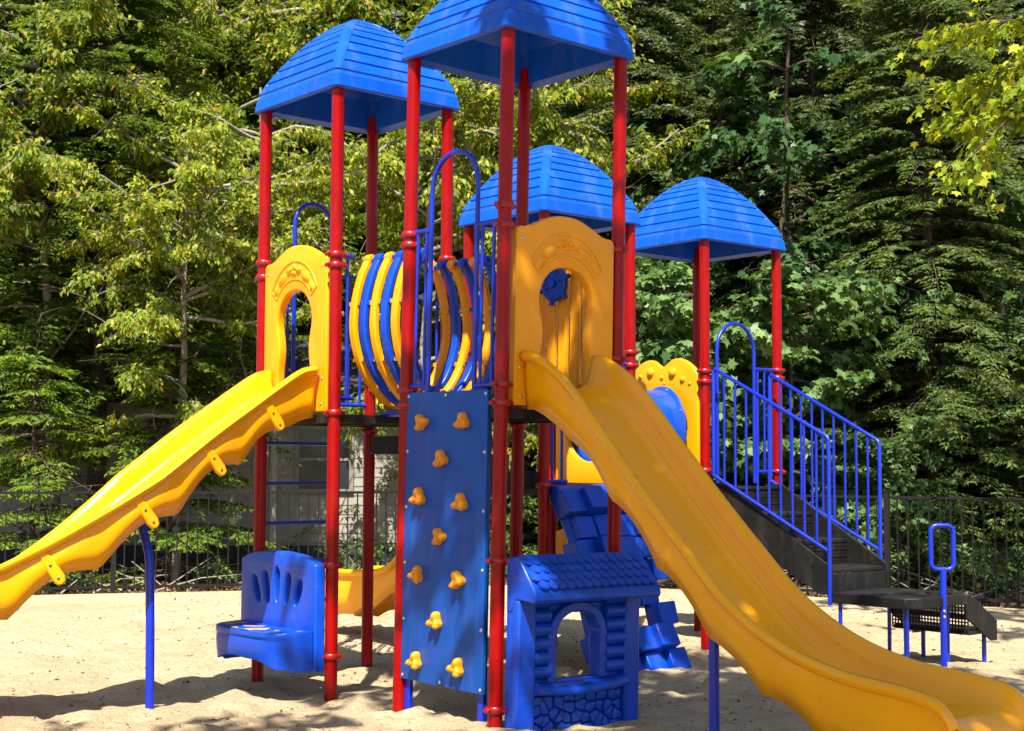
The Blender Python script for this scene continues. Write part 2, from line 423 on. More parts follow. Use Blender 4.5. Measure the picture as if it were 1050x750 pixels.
CORN = {'F': (-H, -H), 'L': (-H, H), 'R': (H, -H), 'K': (H, H)}

play = thing('play_structure', 'red, blue and yellow playground set with four domed towers and yellow slides on sand', 'playground', (.3, 11.4, 0))

# clamp: rounded collar with a bolt ear
def clamp_mesh():
    mb = MB()
    r = .0445
    mb.lathe([(r, -.021), (r + .009, -.021), (r + .015, -.014), (r + .017, 0), (r + .015, .014), (r + .009, .021), (r, .021)], 18)
    for sgn in (-1, 1):
        mb.T = Matrix.Translation((sgn * (r + .022), 0, 0)) @ Matrix.Rotation(PI / 2, 4, 'X')
        mb.lathe([(0, -.022), (.012, -.022), (.016, -.016), (.016, .016), (.012, .022), (0, .022)], 10)
        mb.T = Matrix.Translation((sgn * (r + .022), -.024, 0)) @ Matrix.Rotation(PI / 2, 4, 'X')
        mb.lathe([(0, .006), (.006, .006), (.007, 0)], 8)
    return mb.mesh('clamp', M['clamp'])
CLAMP = clamp_mesh()
def post_mesh(h):
    mb = MB(); mb.lathe([(.0, -.25), (.0445, -.25)] + [(.0445, z) for z in np.linspace(-.2, h, 12)] + [(0, h)], 20)
    return mb.mesh('post', M['red'])
CL = {
 'aF': [3.06, 2.985, 1.955, .905, .285], 'aL': [3.10, 2.99, 2.0, .905, .285], 'aR': [3.12, 3.02, 1.94], 'aK': [3.08, 1.93, 1.86],
 'bL': [3.11, 3.04, 2.075, 1.975], 'bF': [3.19, 3.07, 2.09, 1.975, 1.02, .135], 'bR': [3.02, 2.3, 1.96, 1.02, .1], 'bK': [3.06, 1.95, 1.88],
 'cF': [2.55, 2.45, 1.44], 'cL': [2.56, 1.45], 'cR': [2.55, 2.44, 1.42], 'cK': [2.5, 1.46],
 'dF': [2.42, 2.33, 1.56], 'dL': [2.42, 1.5], 'dR': [2.47, 2.40, 1.55], 'dK': [2.45, 1.5]}
for t in 'abcd':
    pm = post_mesh(EAVE[t] + .12)
    for k, (a, b) in CORN.items():
        p = inst(pm, 'post', TM[t] @ Matrix.Translation((a, b, 0)), play)
        for z in CL[t + k]:
            ang = {'F': R(0), 'L': R(90), 'R': R(90), 'K': R(0)}[k] + random.uniform(-.2, .2)
            inst(CLAMP, 'clamp', TM[t] @ Matrix.Translation((a, b, z)) @ Matrix.Rotation(ang, 4, 'Z'), p)

# roof: square dome, clapboard grooves on the four faces, smooth hip ribs, rolled rim
def roof_mesh(rise=.585, Rm=.562):
    mb = MB()
    hip = .062
    def prof(r): return .115 + (rise) * (1 - r ** 1.80)
    def loop(Rh, z, sunk=0, cr=.035):
        """one ring; points of the groove zone are sunk by `sunk`; hips stay proud"""
        pts = []
        hw = min(hip, Rh * .55)
        c = min(cr, Rh * .4)
        for q in range(4):
            an = q * PI / 2
            loc = []
            # along one side, from corner to corner at y = -Rh
            loc.append((-Rh + c * .30, -Rh + c * .30 , 1)); loc.append((-Rh + c, -Rh, 1))
            if Rh > .1: g0 = -Rh + hw
            else: g0 = -Rh * .45
            loc.append((g0 - .007 * (Rh > .1), -Rh, 1)); 
            sk = sunk + (.007 if Rh < Rm - .03 and Rh > .1 else 0)
            loc.append((g0, -Rh + sk, 0))
            for f in (-.5, 0, .5): loc.append((-g0 * f * -1 if False else g0 * -f, -Rh + sk, 0))
            loc.append((-g0, -Rh + sk, 0)); loc.append((-g0 + .007 * (Rh > .1), -Rh, 1))
            loc.append((Rh - c, -Rh, 1))
            for x, y, _ in loc:
                pts.append((x * math.cos(an) - y * math.sin(an), x * math.sin(an) + y * math.cos(an), z))
        return pts
    rings = []
    # underside lip, rim
    rings.append(loop(Rm - .075, .022)); rings.append(loop(Rm - .02, .0)); rings.append(loop(Rm - .004, .004)); rings.append(loop(Rm, .014))
    rings.append(loop(Rm - .012, .100)); rings.append(loop(Rm - .020, .112))
    levels = [.975, .90, .80, .70, .60, .50, .40, .30, .20, .12]
    r_prev = None
    rings.append(loop((Rm - .02) * .985, prof(.985)))
    for i, r in enumerate(levels):
        if i == 0:
            rings.append(loop(Rm * r * .985, prof(r))); continue
        rings.append(loop(Rm * (r + .010), prof(r + .010), -.004)); rings.append(loop(Rm * (r + .003), prof(r + .003), .012)); rings.append(loop(Rm * (r - .006), prof(r - .006), 0.012)); rings.append(loop(Rm * (r - .014), prof(r - .014), 0))
    rings.append(loop(Rm * .05, prof(.05)))
    rows = [r + [r[0]] for r in rings]
    mb.grid(rows)
    top = rings[-1]; mb.add(top, [tuple(range(len(top)))])
    # inner shell
    inner = [loop(Rm - .075, .022), loop(Rm - .080, .10)]
    for r in (.84, .7, .55, .4, .25, .1): inner.append(loop(Rm * r, prof(r) - .03))
    mb.grid([r + [r[0]] for r in inner]); mb.add(inner[-1], [tuple(range(len(inner[-1])))])
    bm = bmesh.new(); me = mb.mesh('roof', M['blue'], 24)
    bm.from_mesh(me); bmesh.ops.remove_doubles(bm, verts=bm.verts[:], dist=.0005); bmesh.ops.recalc_face_normals(bm, faces=bm.faces[:]); bm.to_mesh(me); bm.free()
    me.polygons.foreach_set('use_smooth', [True] * len(me.polygons)); me.set_sharp_from_angle(angle=R(24))
    return me
ROOF = roof_mesh()
for t, lab in (('a', 'sunlit blue domed roof over the rear left tower'), ('b', 'blue domed roof in tree shade over the front tower'), ('c', 'blue domed roof dappled with leaf shade over the middle tower'), ('d', 'small looking blue domed roof over the stair tower')):
    r = inst(ROOF, 'roof', TM[t] @ Matrix.Translation((0, 0, EAVE[t] - .01)), play); r['label'] = lab

# decks
def deck_mesh():
    mb = MB(); mb.box((-H + .03, -H + .03, -.012), (H - .03, H - .03, 0))
    for q in range(4):
        mb.T = Matrix.Rotation(q * PI / 2, 4, 'Z'); mb.box((-H + .05, -H - .012, -.055), (H - .05, -H + .028, .002))
    mb.T = Matrix.Identity(4)
    for x in (-.2, .2): mb.box((x - .02, -H + .03, -.05), (x + .02, H - .03, -.014))
    return mb.mesh('deck', M['black'])
DK = deck_mesh()
for t in 'abcd': inst(DK, 'deck', TM[t] @ Matrix.Translation((0, 0, DECK[t] - .005)), play)

# ---- hood panels over the slide entries
def hood_mesh():
    top = spline([(-.405, 3.045), (-.38, 3.075), (-.30, 3.085), (-.20, 3.13), (-.09, 3.17), (.015, 3.18), (.12, 3.17), (.23, 3.13), (.33, 3.085), (.41, 3.075), (.435, 3.045)], 5)
    outer = [(-.405, 1.965)] + [p[:2] for p in top] + [(.435, 1.965)]
    c = .02
    half = [(.215, 2.06), (.215, 2.26), (.20, 2.36), (.195, 2.44), (.21, 2.53), (.228, 2.61), (.222, 2.68), (.19, 2.755), (.13, 2.815), (.065, 2.843)]
    hl = [(c - x, y) for x, y in half] + [(c, 2.85)] + [(c + x, y) for x, y in half[::-1]]
    hole = [p[:2] for p in spline(hl, 4)]
    return panel_mesh('hood_panel', outer, [hole], .034, M['yellow'], .014)
HOOD = hood_mesh()
def emblem_mesh():
    """raised vine: an arched band with leaves and a flower"""
    mb = MB(); c = .02
    ar = [(c + .335 * math.cos(a), 2.70 + .365 * math.sin(a)) for a in np.linspace(R(26), R(154), 24)]
    ai = [(c + .255 * math.cos(a), 2.70 + .235 * math.sin(a)) for a in np.linspace(R(26), R(154), 24)]
    loop_ = ar + ai[::-1]
    mb.tube([(x, y + .0, .0) for x, y in loop_], .009, 6, closed=True)
    def leaf(cx, cy, L, Wd, ang):
        rows = []
        for i in range(9):
            t = i / 8; wv = Wd * math.sin(PI * t ** .8) * .5
            row = []
            for j in range(5):
                u = -1 + j / 2; x, y, z = L * (t - .5), wv * u, .022 * (1 - u * u) * math.sin(PI * t) + .001
                row.append((cx + x * math.cos(ang) - y * math.sin(ang), cy + x * math.sin(ang) + y * math.cos(ang), z))
            rows.append(row)
        mb.grid(rows)
    leaf(c - .15, 2.945, .16, .085, R(32)); leaf(c + .15, 2.945, .16, .085, R(148)); leaf(c - .06, 3.0, .11, .06, R(10)); leaf(c + .06, 3.0, .11, .06, R(170))
    leaf(c - .235, 2.87, .12, .06, R(62)); leaf(c + .235, 2.87, .12, .06, R(118))
    for k in range(5): leaf(c + .028 * math.cos(k * 1.257 + .3), 3.0 + .028 * math.sin(k * 1.257 + .3), .055, .04, k * 1.257 + .3)
    return mb.mesh('emblem', M['yellow'], 50)
EMB = emblem_mesh()
BOLT = (lambda mb: (mb.lathe([(.0, .007), (.007, .007), (.0115, .003), (.012, 0)], 10), mb.mesh('bolt', M['steel']))[1])(MB())
DBOLT = (lambda mb: (mb.lathe([(.0, .004), (.006, .004), (.009, .002), (.010, 0)], 10), mb.mesh('bolt', M['clamp_dark']))[1])(MB())
FLIP = Matrix.Rotation(PI, 4, 'Y')
def hood(t, fm, out):
    h = inst(HOOD, 'hood_panel', TM[t] @ fm, play)
    zz = out * .033
    e = inst(EMB, 'emblem', TM[t] @ fm @ Matrix.Translation((0, 0, zz)) @ Matrix.Scale(out, 4, (0, 0, 1)), h)
    for x, y in ((-.36, 3.0), (.39, 3.0), (-.36, 2.2), (.39, 2.2), (-.35, 2.02), (.38, 2.02)):
        inst(BOLT, 'bolt', TM[t] @ fm @ Matrix.Translation((x, y, zz)) @ (Matrix.Identity(4) if out > 0 else Matrix.Rotation(PI, 4, 'X')), h)
hood('a', face_a(-H + .012), -1)
hood('b', face_b(-H + .012), 1)

# ---- slides
def slide_mb(path, zt, skirt, scale_w=1.0, end_flare=.0, railh=None):
    """path: list of (x, y, hx, hy, s); rail-top height zt(s); skirt(s): depth of the outer wall below the rail"""
    rows = []
    S = path[-1][4]
    for (x, y, hx, hy, s) in path:
        n = Vector((-hy, hx, 0)); z = zt(s); wf = scale_w + end_flare * max(0, (s - (S - .9)) / .9) ** 2
        bed = railh(s) if railh else .19
        dl, wob = skirt(s)
        sec = [(-.272, -dl), (-.286 - wob, -dl * .62), (-.294 - wob * .6, -.10), (-.296, -.052), (-.312, -.046), (-.331, -.032), (-.335, -.012), (-.322, .004), (-.298, .008), (-.278, -.004),
               (-.262, -bed * .35), (-.245, -bed * .66), (-.215, -bed * .88), (-.16, -bed), (-.08, -bed * 1.04), (0, -bed * 1.05)]
        sec = sec + [(-a, b) for a, b in sec[-2::-1]]
        rows.append([(x + n.x * a * wf, y + n.y * a * wf, z + b) for a, b in sec])
    mb = MB(); mb.grid(rows)
    return mb
def path_of(p0, h0, length, bend=lambda s: 0, ds=.03):
    p = Vector((p0[0], p0[1])); h = math.atan2(h0[1], h0[0]); out = []; s = 0
    while s <= length + 1e-6:
        out.append((p.x, p.y, math.cos(h), math.sin(h), s))
        h += bend(s) * ds; p = p + Vector((math.cos(h), math.sin(h))) * ds; s += ds
    return out
# left slide: leaves the rear left tower, then turns away
zA = [(0, 2.275), (.12, 2.245), (.32, 2.12), (.48, 2.01), (.80, 1.79), (1.12, 1.55), (1.44, 1.32), (1.76, 1.10), (2.1, .90), (2.5, .70), (2.9, .58), (3.3, .53), (3.5, .46)]
def skA(s):
    f = ((s - .57) / .46) % 1
    fade = min(1, max(0, (s - .15) / .3))
    d = .35 - fade * .110 * math.sin(PI * f) ** 1.15
    d = min(d, smooth_interp(zA, s) - .06)
    return d, .022 * fade * math.sin(PI * f)
o0 = TM['a'] @ Vector((-H - .05, -.012, 0))
pA = path_of(o0, -U, 3.45, lambda s: -.62 if 1.15 < s < 3.0 else 0)
sA = slide_mb(pA, lambda s: smooth_interp(zA, s), skA, 1.03, .12, lambda s: .19 - .09 * max(0, (s - 2.9) / .55)).build('slide', M['slide'], None, play, solid=.012, sharp=50)
sA['label'] = 'sunlit yellow slide that curves away to the left, with a scalloped skirt'
# joint flanges on the near side of the left slide
for sj in (.41, .86, 1.32, 1.79, 2.25):
    i = min(range(len(pA)), key=lambda k: abs(pA[k][4] - sj)); x, y, hx, hy, s = pA[i]
    n = Vector((-hy, hx, 0)); hd = Vector((hx, hy, 0)); z = smooth_interp(zA, s)
    for side in (1, -1):
        slope = (smooth_interp(zA, s + .05) - smooth_interp(zA, s - .05)) / .1
        ax = Vector((hx, hy, slope)).normalized(); dn = ax.cross(n * 1.0); dn = dn if dn.z < 0 else -dn
        mb = MB()
        base = Vector((x, y, z)) + n * (side * .318)
        poly = [(-.030, .035), (.030, .035), (.038, .15), (.040, .22), (.028, .262), (-.002, .272), (-.034, .262), (-.046, .22), (-.042, .15)]
        def P(u_, d_, o_): return tuple(base + ax * u_ + dn * d_ + n * (side * o_))
        k = len(poly)
        mb.add([P(u_, d_, -.02) for u_, d_ in poly] + [P(u_ * .85, d_ * .98 + .002, .010) for u_, d_ in poly],
               [tuple(range(k)), tuple(range(k, 2 * k))] + [(q, (q + 1) % k, k + (q + 1) % k, k + q) for q in range(k)])
        fl = mb.build('joint_flange', M['slide'], None, sA, bevel=.008)
        for d_ in (.13, .225):
            if side == 1:
                zd = n * side; xd = ax; yd = zd.cross(xd)
                Mx = Matrix.Identity(4); Mx.col[0][:3] = xd; Mx.col[1][:3] = yd; Mx.col[2][:3] = zd; Mx.col[3][:3] = base + dn * d_ + n * side * .010
                inst(DBOLT, 'bolt', Mx, sA)
# right slide: leaves the front tower straight towards the viewer
zB = [(0, 2.285), (.08, 2.28), (.26, 2.19), (.42, 2.07), (.73, 1.755), (1.03, 1.453), (1.33, 1.168), (1.65, .888), (2.0, .70), (2.36, .605), (2.75, .565), (2.90, .530), (2.985, .45), (3.02, .36)]
def skB(s):
    f = (s / .37) % 1
    sc = math.sin(PI * f) ** .8
    fade = min(1, max(0, (s - .3) / .3)) * (1 if s < 2.2 else max(0, 1 - (s - 2.2) / .3))
    d = .345 - fade * .065 * sc
    if s > 1.9: d += min(.07, (s - 1.9) * .12)
    zz = smooth_interp(zB, s)
    return max(.05, min(d, zz - .10)), .012 * fade * math.sin(PI * f)
o0 = TM['b'] @ Vector((-.012, -H - .05, 0))
pB = path_of(o0, -V, 3.0)
sB = slide_mb(pB, lambda s: smooth_interp(zB, s), skB, .99, .06, lambda s: .205 - .13 * max(0, (s - 2.3) / .7)).build('slide', M['slide'], None, play, solid=.012, sharp=50)
sB['label'] = 'large yellow slide in dappled shade running down to the lower right'
# raised wavy mouldings on the near skirt of the right slide
mb = MB()
for (pts) in ([(2.05, -.135), (2.25, -.16), (2.42, -.155), (2.55, -.19), (2.75, -.20), (2.88, -.215)], [(2.38, -.32), (2.40, -.27), (2.48, -.25), (2.65, -.262), (2.80, -.27), (2.85, -.31)]):
    sp = spline([(s_, d_, 0) for s_, d_ in pts], 6); L_ = []
    for s_, d_, _ in sp:
        q = TM['b'] @ Vector((-.012, -H - .05 - s_, 0)); L_.append(Vector((q.x, q.y, smooth_interp(zB, s_) + d_)) - U * .285)
    mb.tube(L_, .012, 6)
mb.build('moulding', M['slide'], None, sB, sharp=60)
# rear slide: leaves the middle tower to the back
zC = [(0, 1.75), (.1, 1.70), (.25, 1.46), (.5, 1.05), (.8, .75), (1.05, .66), (1.4, .63), (1.75, .62), (2.05, .60), (2.2, .56), (2.32, .44)]
o0 = TM['c'] @ Vector((-.34, H + .03, 0))
pC = path_of(o0, V, 2.30)
def skC(s): return max(.05, min(.28 + .2 * min(1, max(0, s - .9)) - .03 * math.sin(PI * ((s / .37) % 1)), smooth_interp(zC, s) - .12)), .01
sC = slide_mb(pC, lambda s: smooth_interp(zC, s), skC, 1.0, .06, lambda s: .19 - .1 * max(0, (s - 1.8) / .65)).build('slide', M['slide'], None, play, solid=.012, sharp=50)
sC['label'] = 'short yellow slide behind the towers, its outlet seen past the rear posts'
# slide legs
def leg(path, parent, r=.029, bolts=()):
    mb = MB(); mb.tube(path, r, 14); return mb.build('support_leg', M['bluem'], None, parent, sharp=50)
leg([(-2.363, 9.683, -.2), (-2.374, 9.683, .5), (-2.385, 9.683, .93), (-2.395, 9.69, 1.0), (-2.42, 9.71, 1.08), (-2.45, 9.73, 1.16), (-2.46, 9.735, 1.31)], sA)
mb = MB(); mb.box((-.09, -.05, 1.30), (.09, .05, 1.315)); mb.build('mounting_bracket', M['steel'], Matrix.Translation((-2.46, 9.73, 0)), sA)
q = TM['b'] @ Vector((0, -1.80, 0)); zl = smooth_interp(zB, 1.80 - H - .05) - .265
leg([(q.x, q.y, -.2), (q.x, q.y, .4), (q.x, q.y, zl)], sB)
q = TM['c'] @ Vector((-.2, H + 1.9, 0)); leg([(q.x, q.y, -.2), (q.x, q.y, .36)], sC)

# ---- climbing wall on the front tower
cw = panel_mesh('climbing_wall', [(-.39, .21), (.445, .21), (.445, 2.06), (-.39, 2.06)], [], .014, M['wall'], .004)
cwo = inst(cw, 'climbing_wall', TM['b'] @ face_a(-H - .012), play)
cwo['label'] = 'scuffed dark blue climbing sheet dotted with yellow holds'
for i, y in enumerate(np.linspace(.235, 2.035, 6)):
    for x in (-.37, .425) + ((.03,) if i in (0, 5) else ()):
        inst(BOLT, 'bolt', TM['b'] @ face_a(-H - .026) @ Matrix.Translation((x, y, 0)) @ Matrix.Rotation(PI, 4, 'X'), cwo)
def hold_mesh():
    """three-lobed moulded grip: base disc plus knuckles, with bolt hollows"""
    mb = MB()
    n = 26
    def rad(a): return .050 + .013 * math.cos(3 * (a - R(100)))
    rows = []
    for (f, z) in ((1.0, 0), (1.04, .014), (1.0, .030), (.88, .046), (.66, .056), (.40, .056), (.22, .052), (.12, .042), (.0, .038)):
        rows.append([(rad(a) * f * math.cos(a), rad(a) * f * math.sin(a) * 1.05, z + .006 * math.cos(3 * (a - R(100))) * f * (z > .02)) for a in np.linspace(0, 2 * PI, n + 1)])
    mb.grid(rows)
    for a in (R(215), R(330)):
        mb.T = Matrix.Translation((.044 * math.cos(a), .048 * math.sin(a), .038))
        rws = []
        for i in range(6):
            th = i / 5 * PI / 2
            rws.append([(.024 * math.cos(th) * math.cos(b), .024 * math.cos(th) * math.sin(b), .028 * math.sin(th)) for b in np.linspace(0, 2 * PI, 13)])
        mb.grid(rws)
        mb.T = Matrix.Translation((.044 * math.cos(a), .048 * math.sin(a), .067)); mb.lathe([(.009, -.004), (.009, .001), (.005, .001), (.005, -.006), (0, -.006)], 10)
    return mb.mesh('climbing_hold', M['hold'], 55)
HOLD = hold_mesh()
for (x, y) in ((.255, 1.865), (-.170, 1.865), (.040, 1.629), (.268, 1.383), (-.168, 1.361), (.042, 1.141), (.270, .887), (-.156, .883), (.063, .612), (.266, .341), (-.164, .349)):
    inst(HOLD, 'climbing_hold', TM['b'] @ face_a(-H - .027) @ Matrix.Translation((x, y, 0)) @ Matrix.Rotation(PI, 4, 'Y') @ Matrix.Rotation(random.uniform(-.5, .5), 4, 'Z') @ Matrix.Scale(random.uniform(.86, .98), 4), cwo)
for b in (.415, -.335):
    mb = MB(); mb.box((-H + .006, b - .028, -.2), (-H + .036, b + .028, 2.0)); mb.build('support_leg', M['bluem'], TM['b'], cwo, bevel=.004)

# ---- loops and barriers (blue tube)
def hoop(t, fm, xc, half, z0, z1, name='grab_hoop'):
    pts = [(xc - half, z0, 0)] + [(xc - half, z, 0) for z in np.linspace(z0 + .2, z1 - half, 6)]
    pts += [(xc - half * math.cos(a), z1 - half + half * math.sin(a), 0) for a in np.linspace(0, PI, 15)[1:-1]]
    pts += [(xc + half, z, 0) for z in np.linspace(z1 - half, z0 + .2, 6)] + [(xc + half, z0, 0)]
    mb = MB(); mb.tube(pts, .0165, 10)
    return mb.build(name, M['bluem'], TM[t] @ fm, play, sharp=60)
def guard(t, fm, x0, x1, z0, z1, nb, name='guard_rail'):
    """short barrier: bent outer tube and upright bars"""
    mb = MB()
    mb.tube([(x0, z1, 0), (x1, z1, 0)], .0155, 9); mb.tube([(x0, z0, 0), (x1, z0, 0)], .0155, 9)
    for i in range(nb):
        x = x0 + (x1 - x0) * (i + .5) / nb; mb.tube([(x, z0, 0), (x, z1, 0)], .0115, 8)
    return mb.build(name, M['bluem'], TM[t] @ fm, play, sharp=60)
fb = face_a(-H)
hoop('b', fb, .017, .238, 2.0, 3.60)
guard('b', fb, .445, .255, 2.10, 3.12, 2); guard('b', fb, -.22, -.445, 2.09, 3.10, 2)
# hooked ends of the barrier bars beside the hoop
hoop('a', face_b(H), -.055, .165, 1.95, 3.60)
guard('a', face_b(H), -.22, -.445, 2.06, 3.06, 2); guard('a', face_b(H), .11, .445, 2.06, 3.06, 3)
hoop('d', face_b(-H), -.082, .248, 1.45, 2.865)
guard('d', face_b(-H), .167, .445, 1.55, 2.47, 3)
guard('c', face_b(-H), -.445, -.24, 1.47, 2.45, 2); guard('c', face_b(-H), .26, .445, 1.47, 2.45, 2)
guard('a', face_b(-H), -.445, -.335, 2.06, 3.06, 1); guard('a', face_b(-H), .36, .445, 2.06, 3.06, 1)

# ladder on the back of the rear left tower
lad = MB()
for x in (-.435, .235):
    lad.tube([(x, H + .10, -.2), (x, H + .10, 1.9), (x, H + .02, 1.97)], .017, 10)
lo = lad.build('ladder', M['bluem'], TM['a'], play, sharp=60)
for z in (.56, .86, 1.155, 1.453, 1.756):
    mb = MB(); mb.box((-.43, H + .045, z - .012), (.23, H + .135, z + .012)); mb.build('rung', M['bluem'], TM['a'], lo, bevel=.008)

# ---- barrel bridge between rear left and front towers
prof = spline([(-.275, 3.045, 0), (-.335, 2.93, 0), (-.385, 2.76, 0), (-.405, 2.58, 0), (-.385, 2.43, 0), (-.33, 2.28, 0), (-.245, 2.155, 0), (-.13, 2.05, 0), (0, 2.005, 0)], 5)
prof = [(p[0], p[1]) for p in prof]; prof = prof + [(-x, z) for x, z in prof[-2::-1]]
def slat_mesh(col):
    mb = MB(); wd, th = .043, .024
    rows = []
    cen = (0, 2.55)
    K = len(prof)
    for i, (x, z) in enumerate(prof):
        a = prof[max(0, i - 1)]; b = prof[min(K - 1, i + 1)]
        t = Vector((b[0] - a[0], b[1] - a[1])).normalized(); n = Vector((t.y, -t.x))
        if n.dot(Vector((x - cen[0], z - cen[1]))) < 0: n = -n
        e = 1.0
        sec = [(-wd * .5, th * .5), (-wd * .38, th), (wd * .38, th), (wd * .5, th * .5), (wd * .5, -th * .5), (wd * .38, -th * .8), (-wd * .38, -th * .8), (-wd * .5, -th * .5), (-wd * .5, th * .5)]
        rows.append([(x + n.x * v, u * 1.5, z + n.y * v) for u, v in sec])
    mb.grid(rows)
    for rw in (rows[0], rows[-1]): mb.add(rw[:-1], [tuple(range(8))])
    # rolled ends that hook over the rail
    for sx in (-1, 1):
        mb.T = Matrix.Translation((sx * .275, 0, 3.04)) @ Matrix.Rotation(PI / 2, 4, 'X')
        mb.lathe([(0, -.036), (.032, -.036), (.037, -.026), (.037, .026), (.032, .036), (0, .036)], 14)
        mb.T = Matrix.Identity(4)
        for z, x in ((2.72, .392), (2.33, .352), (2.13, .222)):      # little tie lugs between slats
            mb.T = Matrix.Translation((sx * x, 0, z)); mb.box((-.012, -.066, -.014), (.012, .066, .014)); mb.T = Matrix.Identity(4)
    return mb.mesh('slat', col, 45)
bro = bpy.data.objects.new('barrel_bridge', None); put(bro, TM['a'] @ Matrix.Translation((.03, -H, 1.95)), play)
for sx in (-1, 1):
    br = MB(); br.tube([(sx * .275, -H, 3.03), (sx * .275, -H - .75, 3.03)], .017, 10); br.build('hand_tube', M['bluem'], TM['a'] @ Matrix.Translation((.03, 0, 0)), bro, sharp=60)
    br = MB(); br.tube([(sx * .10, -H, 1.955), (sx * .10, -H - .75, 1.955)], .02, 8); br.build('floor_tube', M['bluem'], TM['a'] @ Matrix.Translation((.03, 0, 0)), bro, sharp=60)
SY, SBm = slat_mesh(M['yellow']), slat_mesh(M['bluep'])
for i in range(6):
    so_ = inst(SY if i % 2 == 0 else SBm, 'slat', TM['a'] @ Matrix.Translation((.03, -H - .065 - i * .124, .0 - .004 * i)), bro)
    so_['label'] = 'yellow U-shaped slat' if i % 2 == 0 else 'blue U-shaped slat'

# connecting steps between the rear left and middle towers
mb = MB()
pa, pc = TM['a'] @ Vector((H, 0, 0)), TM['c'] @ Vector((-H, 0, 0))
dv = (pc - pa); ln = dv.length; dv.normalize(); nv = Vector((-dv.y, dv.x, 0))
for i in range(3):
    z = 1.95 - .133 * (i + 1); m = Matrix.Identity(4); m.col[0][:3] = dv; m.col[1][:3] = nv; m.col[3][:3] = pa
    mb.T = m; mb.box((ln * i / 3, -.38, z - .14), (ln * (i + 1) / 3 + .0, .38, z))
mb.build('link_steps', M['black'], None, play, bevel=.006)

# ---- yellow slatted panel with toy steering wheel
sp_ = MB()
for k in range(7):
    b0 = -.36 + k * .118
    sp_.box((H - .012, b0, 2.02), (H + .022, b0 + .086, 3.0 + .04 * math.sin(PI * k / 6)))
sp_.box((H + .022, -.42, 2.06), (H + .04, .47, 2.15)); sp_.box((H + .022, -.42, 2.86), (H + .04, .47, 2.95))
slo = sp_.build('slat_panel', M['yellow'], TM['b'], play, bevel=.010)
def wheel_mesh():
    mb = MB()
    mb.tube([(.105 * math.cos(a), .105 * math.sin(a), 0) for a in np.linspace(0, 2 * PI, 25)[:-1]], .020, 8, closed=True)
    mb.lathe([(0, .022), (.10, .004), (.10, -.008), (0, -.02)], 24)
    mb.lathe([(0, .04), (.028, .036), (.034, .018), (.036, 0)], 14)
    for k in range(6):
        a = k * PI / 3 + .3
        mb.tube([(0, 0, .01), (.11 * math.cos(a), .11 * math.sin(a), .006)], .013, 6)
        mb.tube([(.11 * math.cos(a), .11 * math.sin(a), 0), (.150 * math.cos(a), .150 * math.sin(a), 0)], [.013, .019], 8)
    return mb.mesh('toy_wheel', M['bluep'], 45)
inst(wheel_mesh(), 'toy_wheel', TM['b'] @ face_a(H - .045) @ Matrix.Translation((.079, 2.84, 0)) @ Matrix.Rotation(PI, 4, 'Y'), slo)

# ---- bench under the left slide
bench_back = spline([(-.50, .90), (-.47, .925), (-.30, .965), (0, .985), (.30, .965), (.47, .925), (.50, .90)], 5)
outer = [(-.50, .19)] + [p[:2] for p in bench_back] + [(.50, .19), (.36, .19), (.30, .30), (-.30, .30), (-.36, .19)]
holes = []
for k in range(5):
    an = (k - 2) * R(12); cx, cy = (k - 2) * .138, .705 + .02 * (2 - abs(k - 2)); ln_, wd_ = .135 + .016 * (2 - abs(k - 2)), .036
    pts = []
    for i in range(18):
        a = 2 * PI * i / 18; x = wd_ * math.cos(a); y = ln_ * .75 * math.copysign(abs(math.sin(a)) ** .6, math.sin(a))
        x *= 1 - .3 * (y < 0) * min(1, abs(y) / ln_)
        pts.append((cx + x * math.cos(-an) - y * math.sin(-an), cy + x * math.sin(-an) + y * math.cos(-an)))
    holes.append(pts)
bb = panel_mesh('bench_backrest', outer, holes, .045, M['bluep'], .018)
bench = bpy.data.objects.new('bench', None); put(bench, TM['a'] @ Matrix.Translation((-H - .12, 0, 0)), play); bench['label'] = 'blue moulded bench with a slotted back and sand on its seat'
inst(bb, 'backrest', TM['a'] @ face_a(-H - .10), bench)
plan = [(-.485, 0), (-.475, -.10), (-.44, -.20), (-.37, -.265), (-.25, -.285), (0, -.29), (.25, -.285), (.37, -.265), (.44, -.20), (.475, -.10), (.485, 0)]
plan = [(p[0], p[1]) for p in spline([(x, y, 0) for x, y in plan], 4)]
mb = MB(); rows = []
for (f, z) in ((0.0, .462), (.6, .462), (.93, .460), (.985, .452), (1.0, .435), (.985, .415), (.965, .405), (.975, .395)):
    rows.append([(-.05 + y * f, x * (1 if f > .5 else .2 + f), z) for x, y in plan])
for f, z in ((.985, .36), (.965, .30)):
    rows.append([(-.05 + y * f, x, z) for x, y in plan])
# apron bottom is arched: high in the middle, low at the two ends
rows.append([(-.05 + y * .93, x * .99, .215 + .055 * max(0, 1 - (abs(x) / .40) ** 3) - .02 * (abs(x) > .46)) for x, y in plan])
rows.append([(-.05 + y * .80, x * .93, .225 + .055 * max(0, 1 - (abs(x) / .40) ** 3)) for x, y in plan])
rows.append([(-.05 + y * .75, x * .90, .395) for x, y in plan])
rows.append([(-.05 , x * .3, .40) for x, y in plan])
mb.grid(rows)
seat = mb.build('seat', M['bluep'], TM['a'] @ Matrix.Translation((-H - .10, 0, 0)), bench, sharp=42)
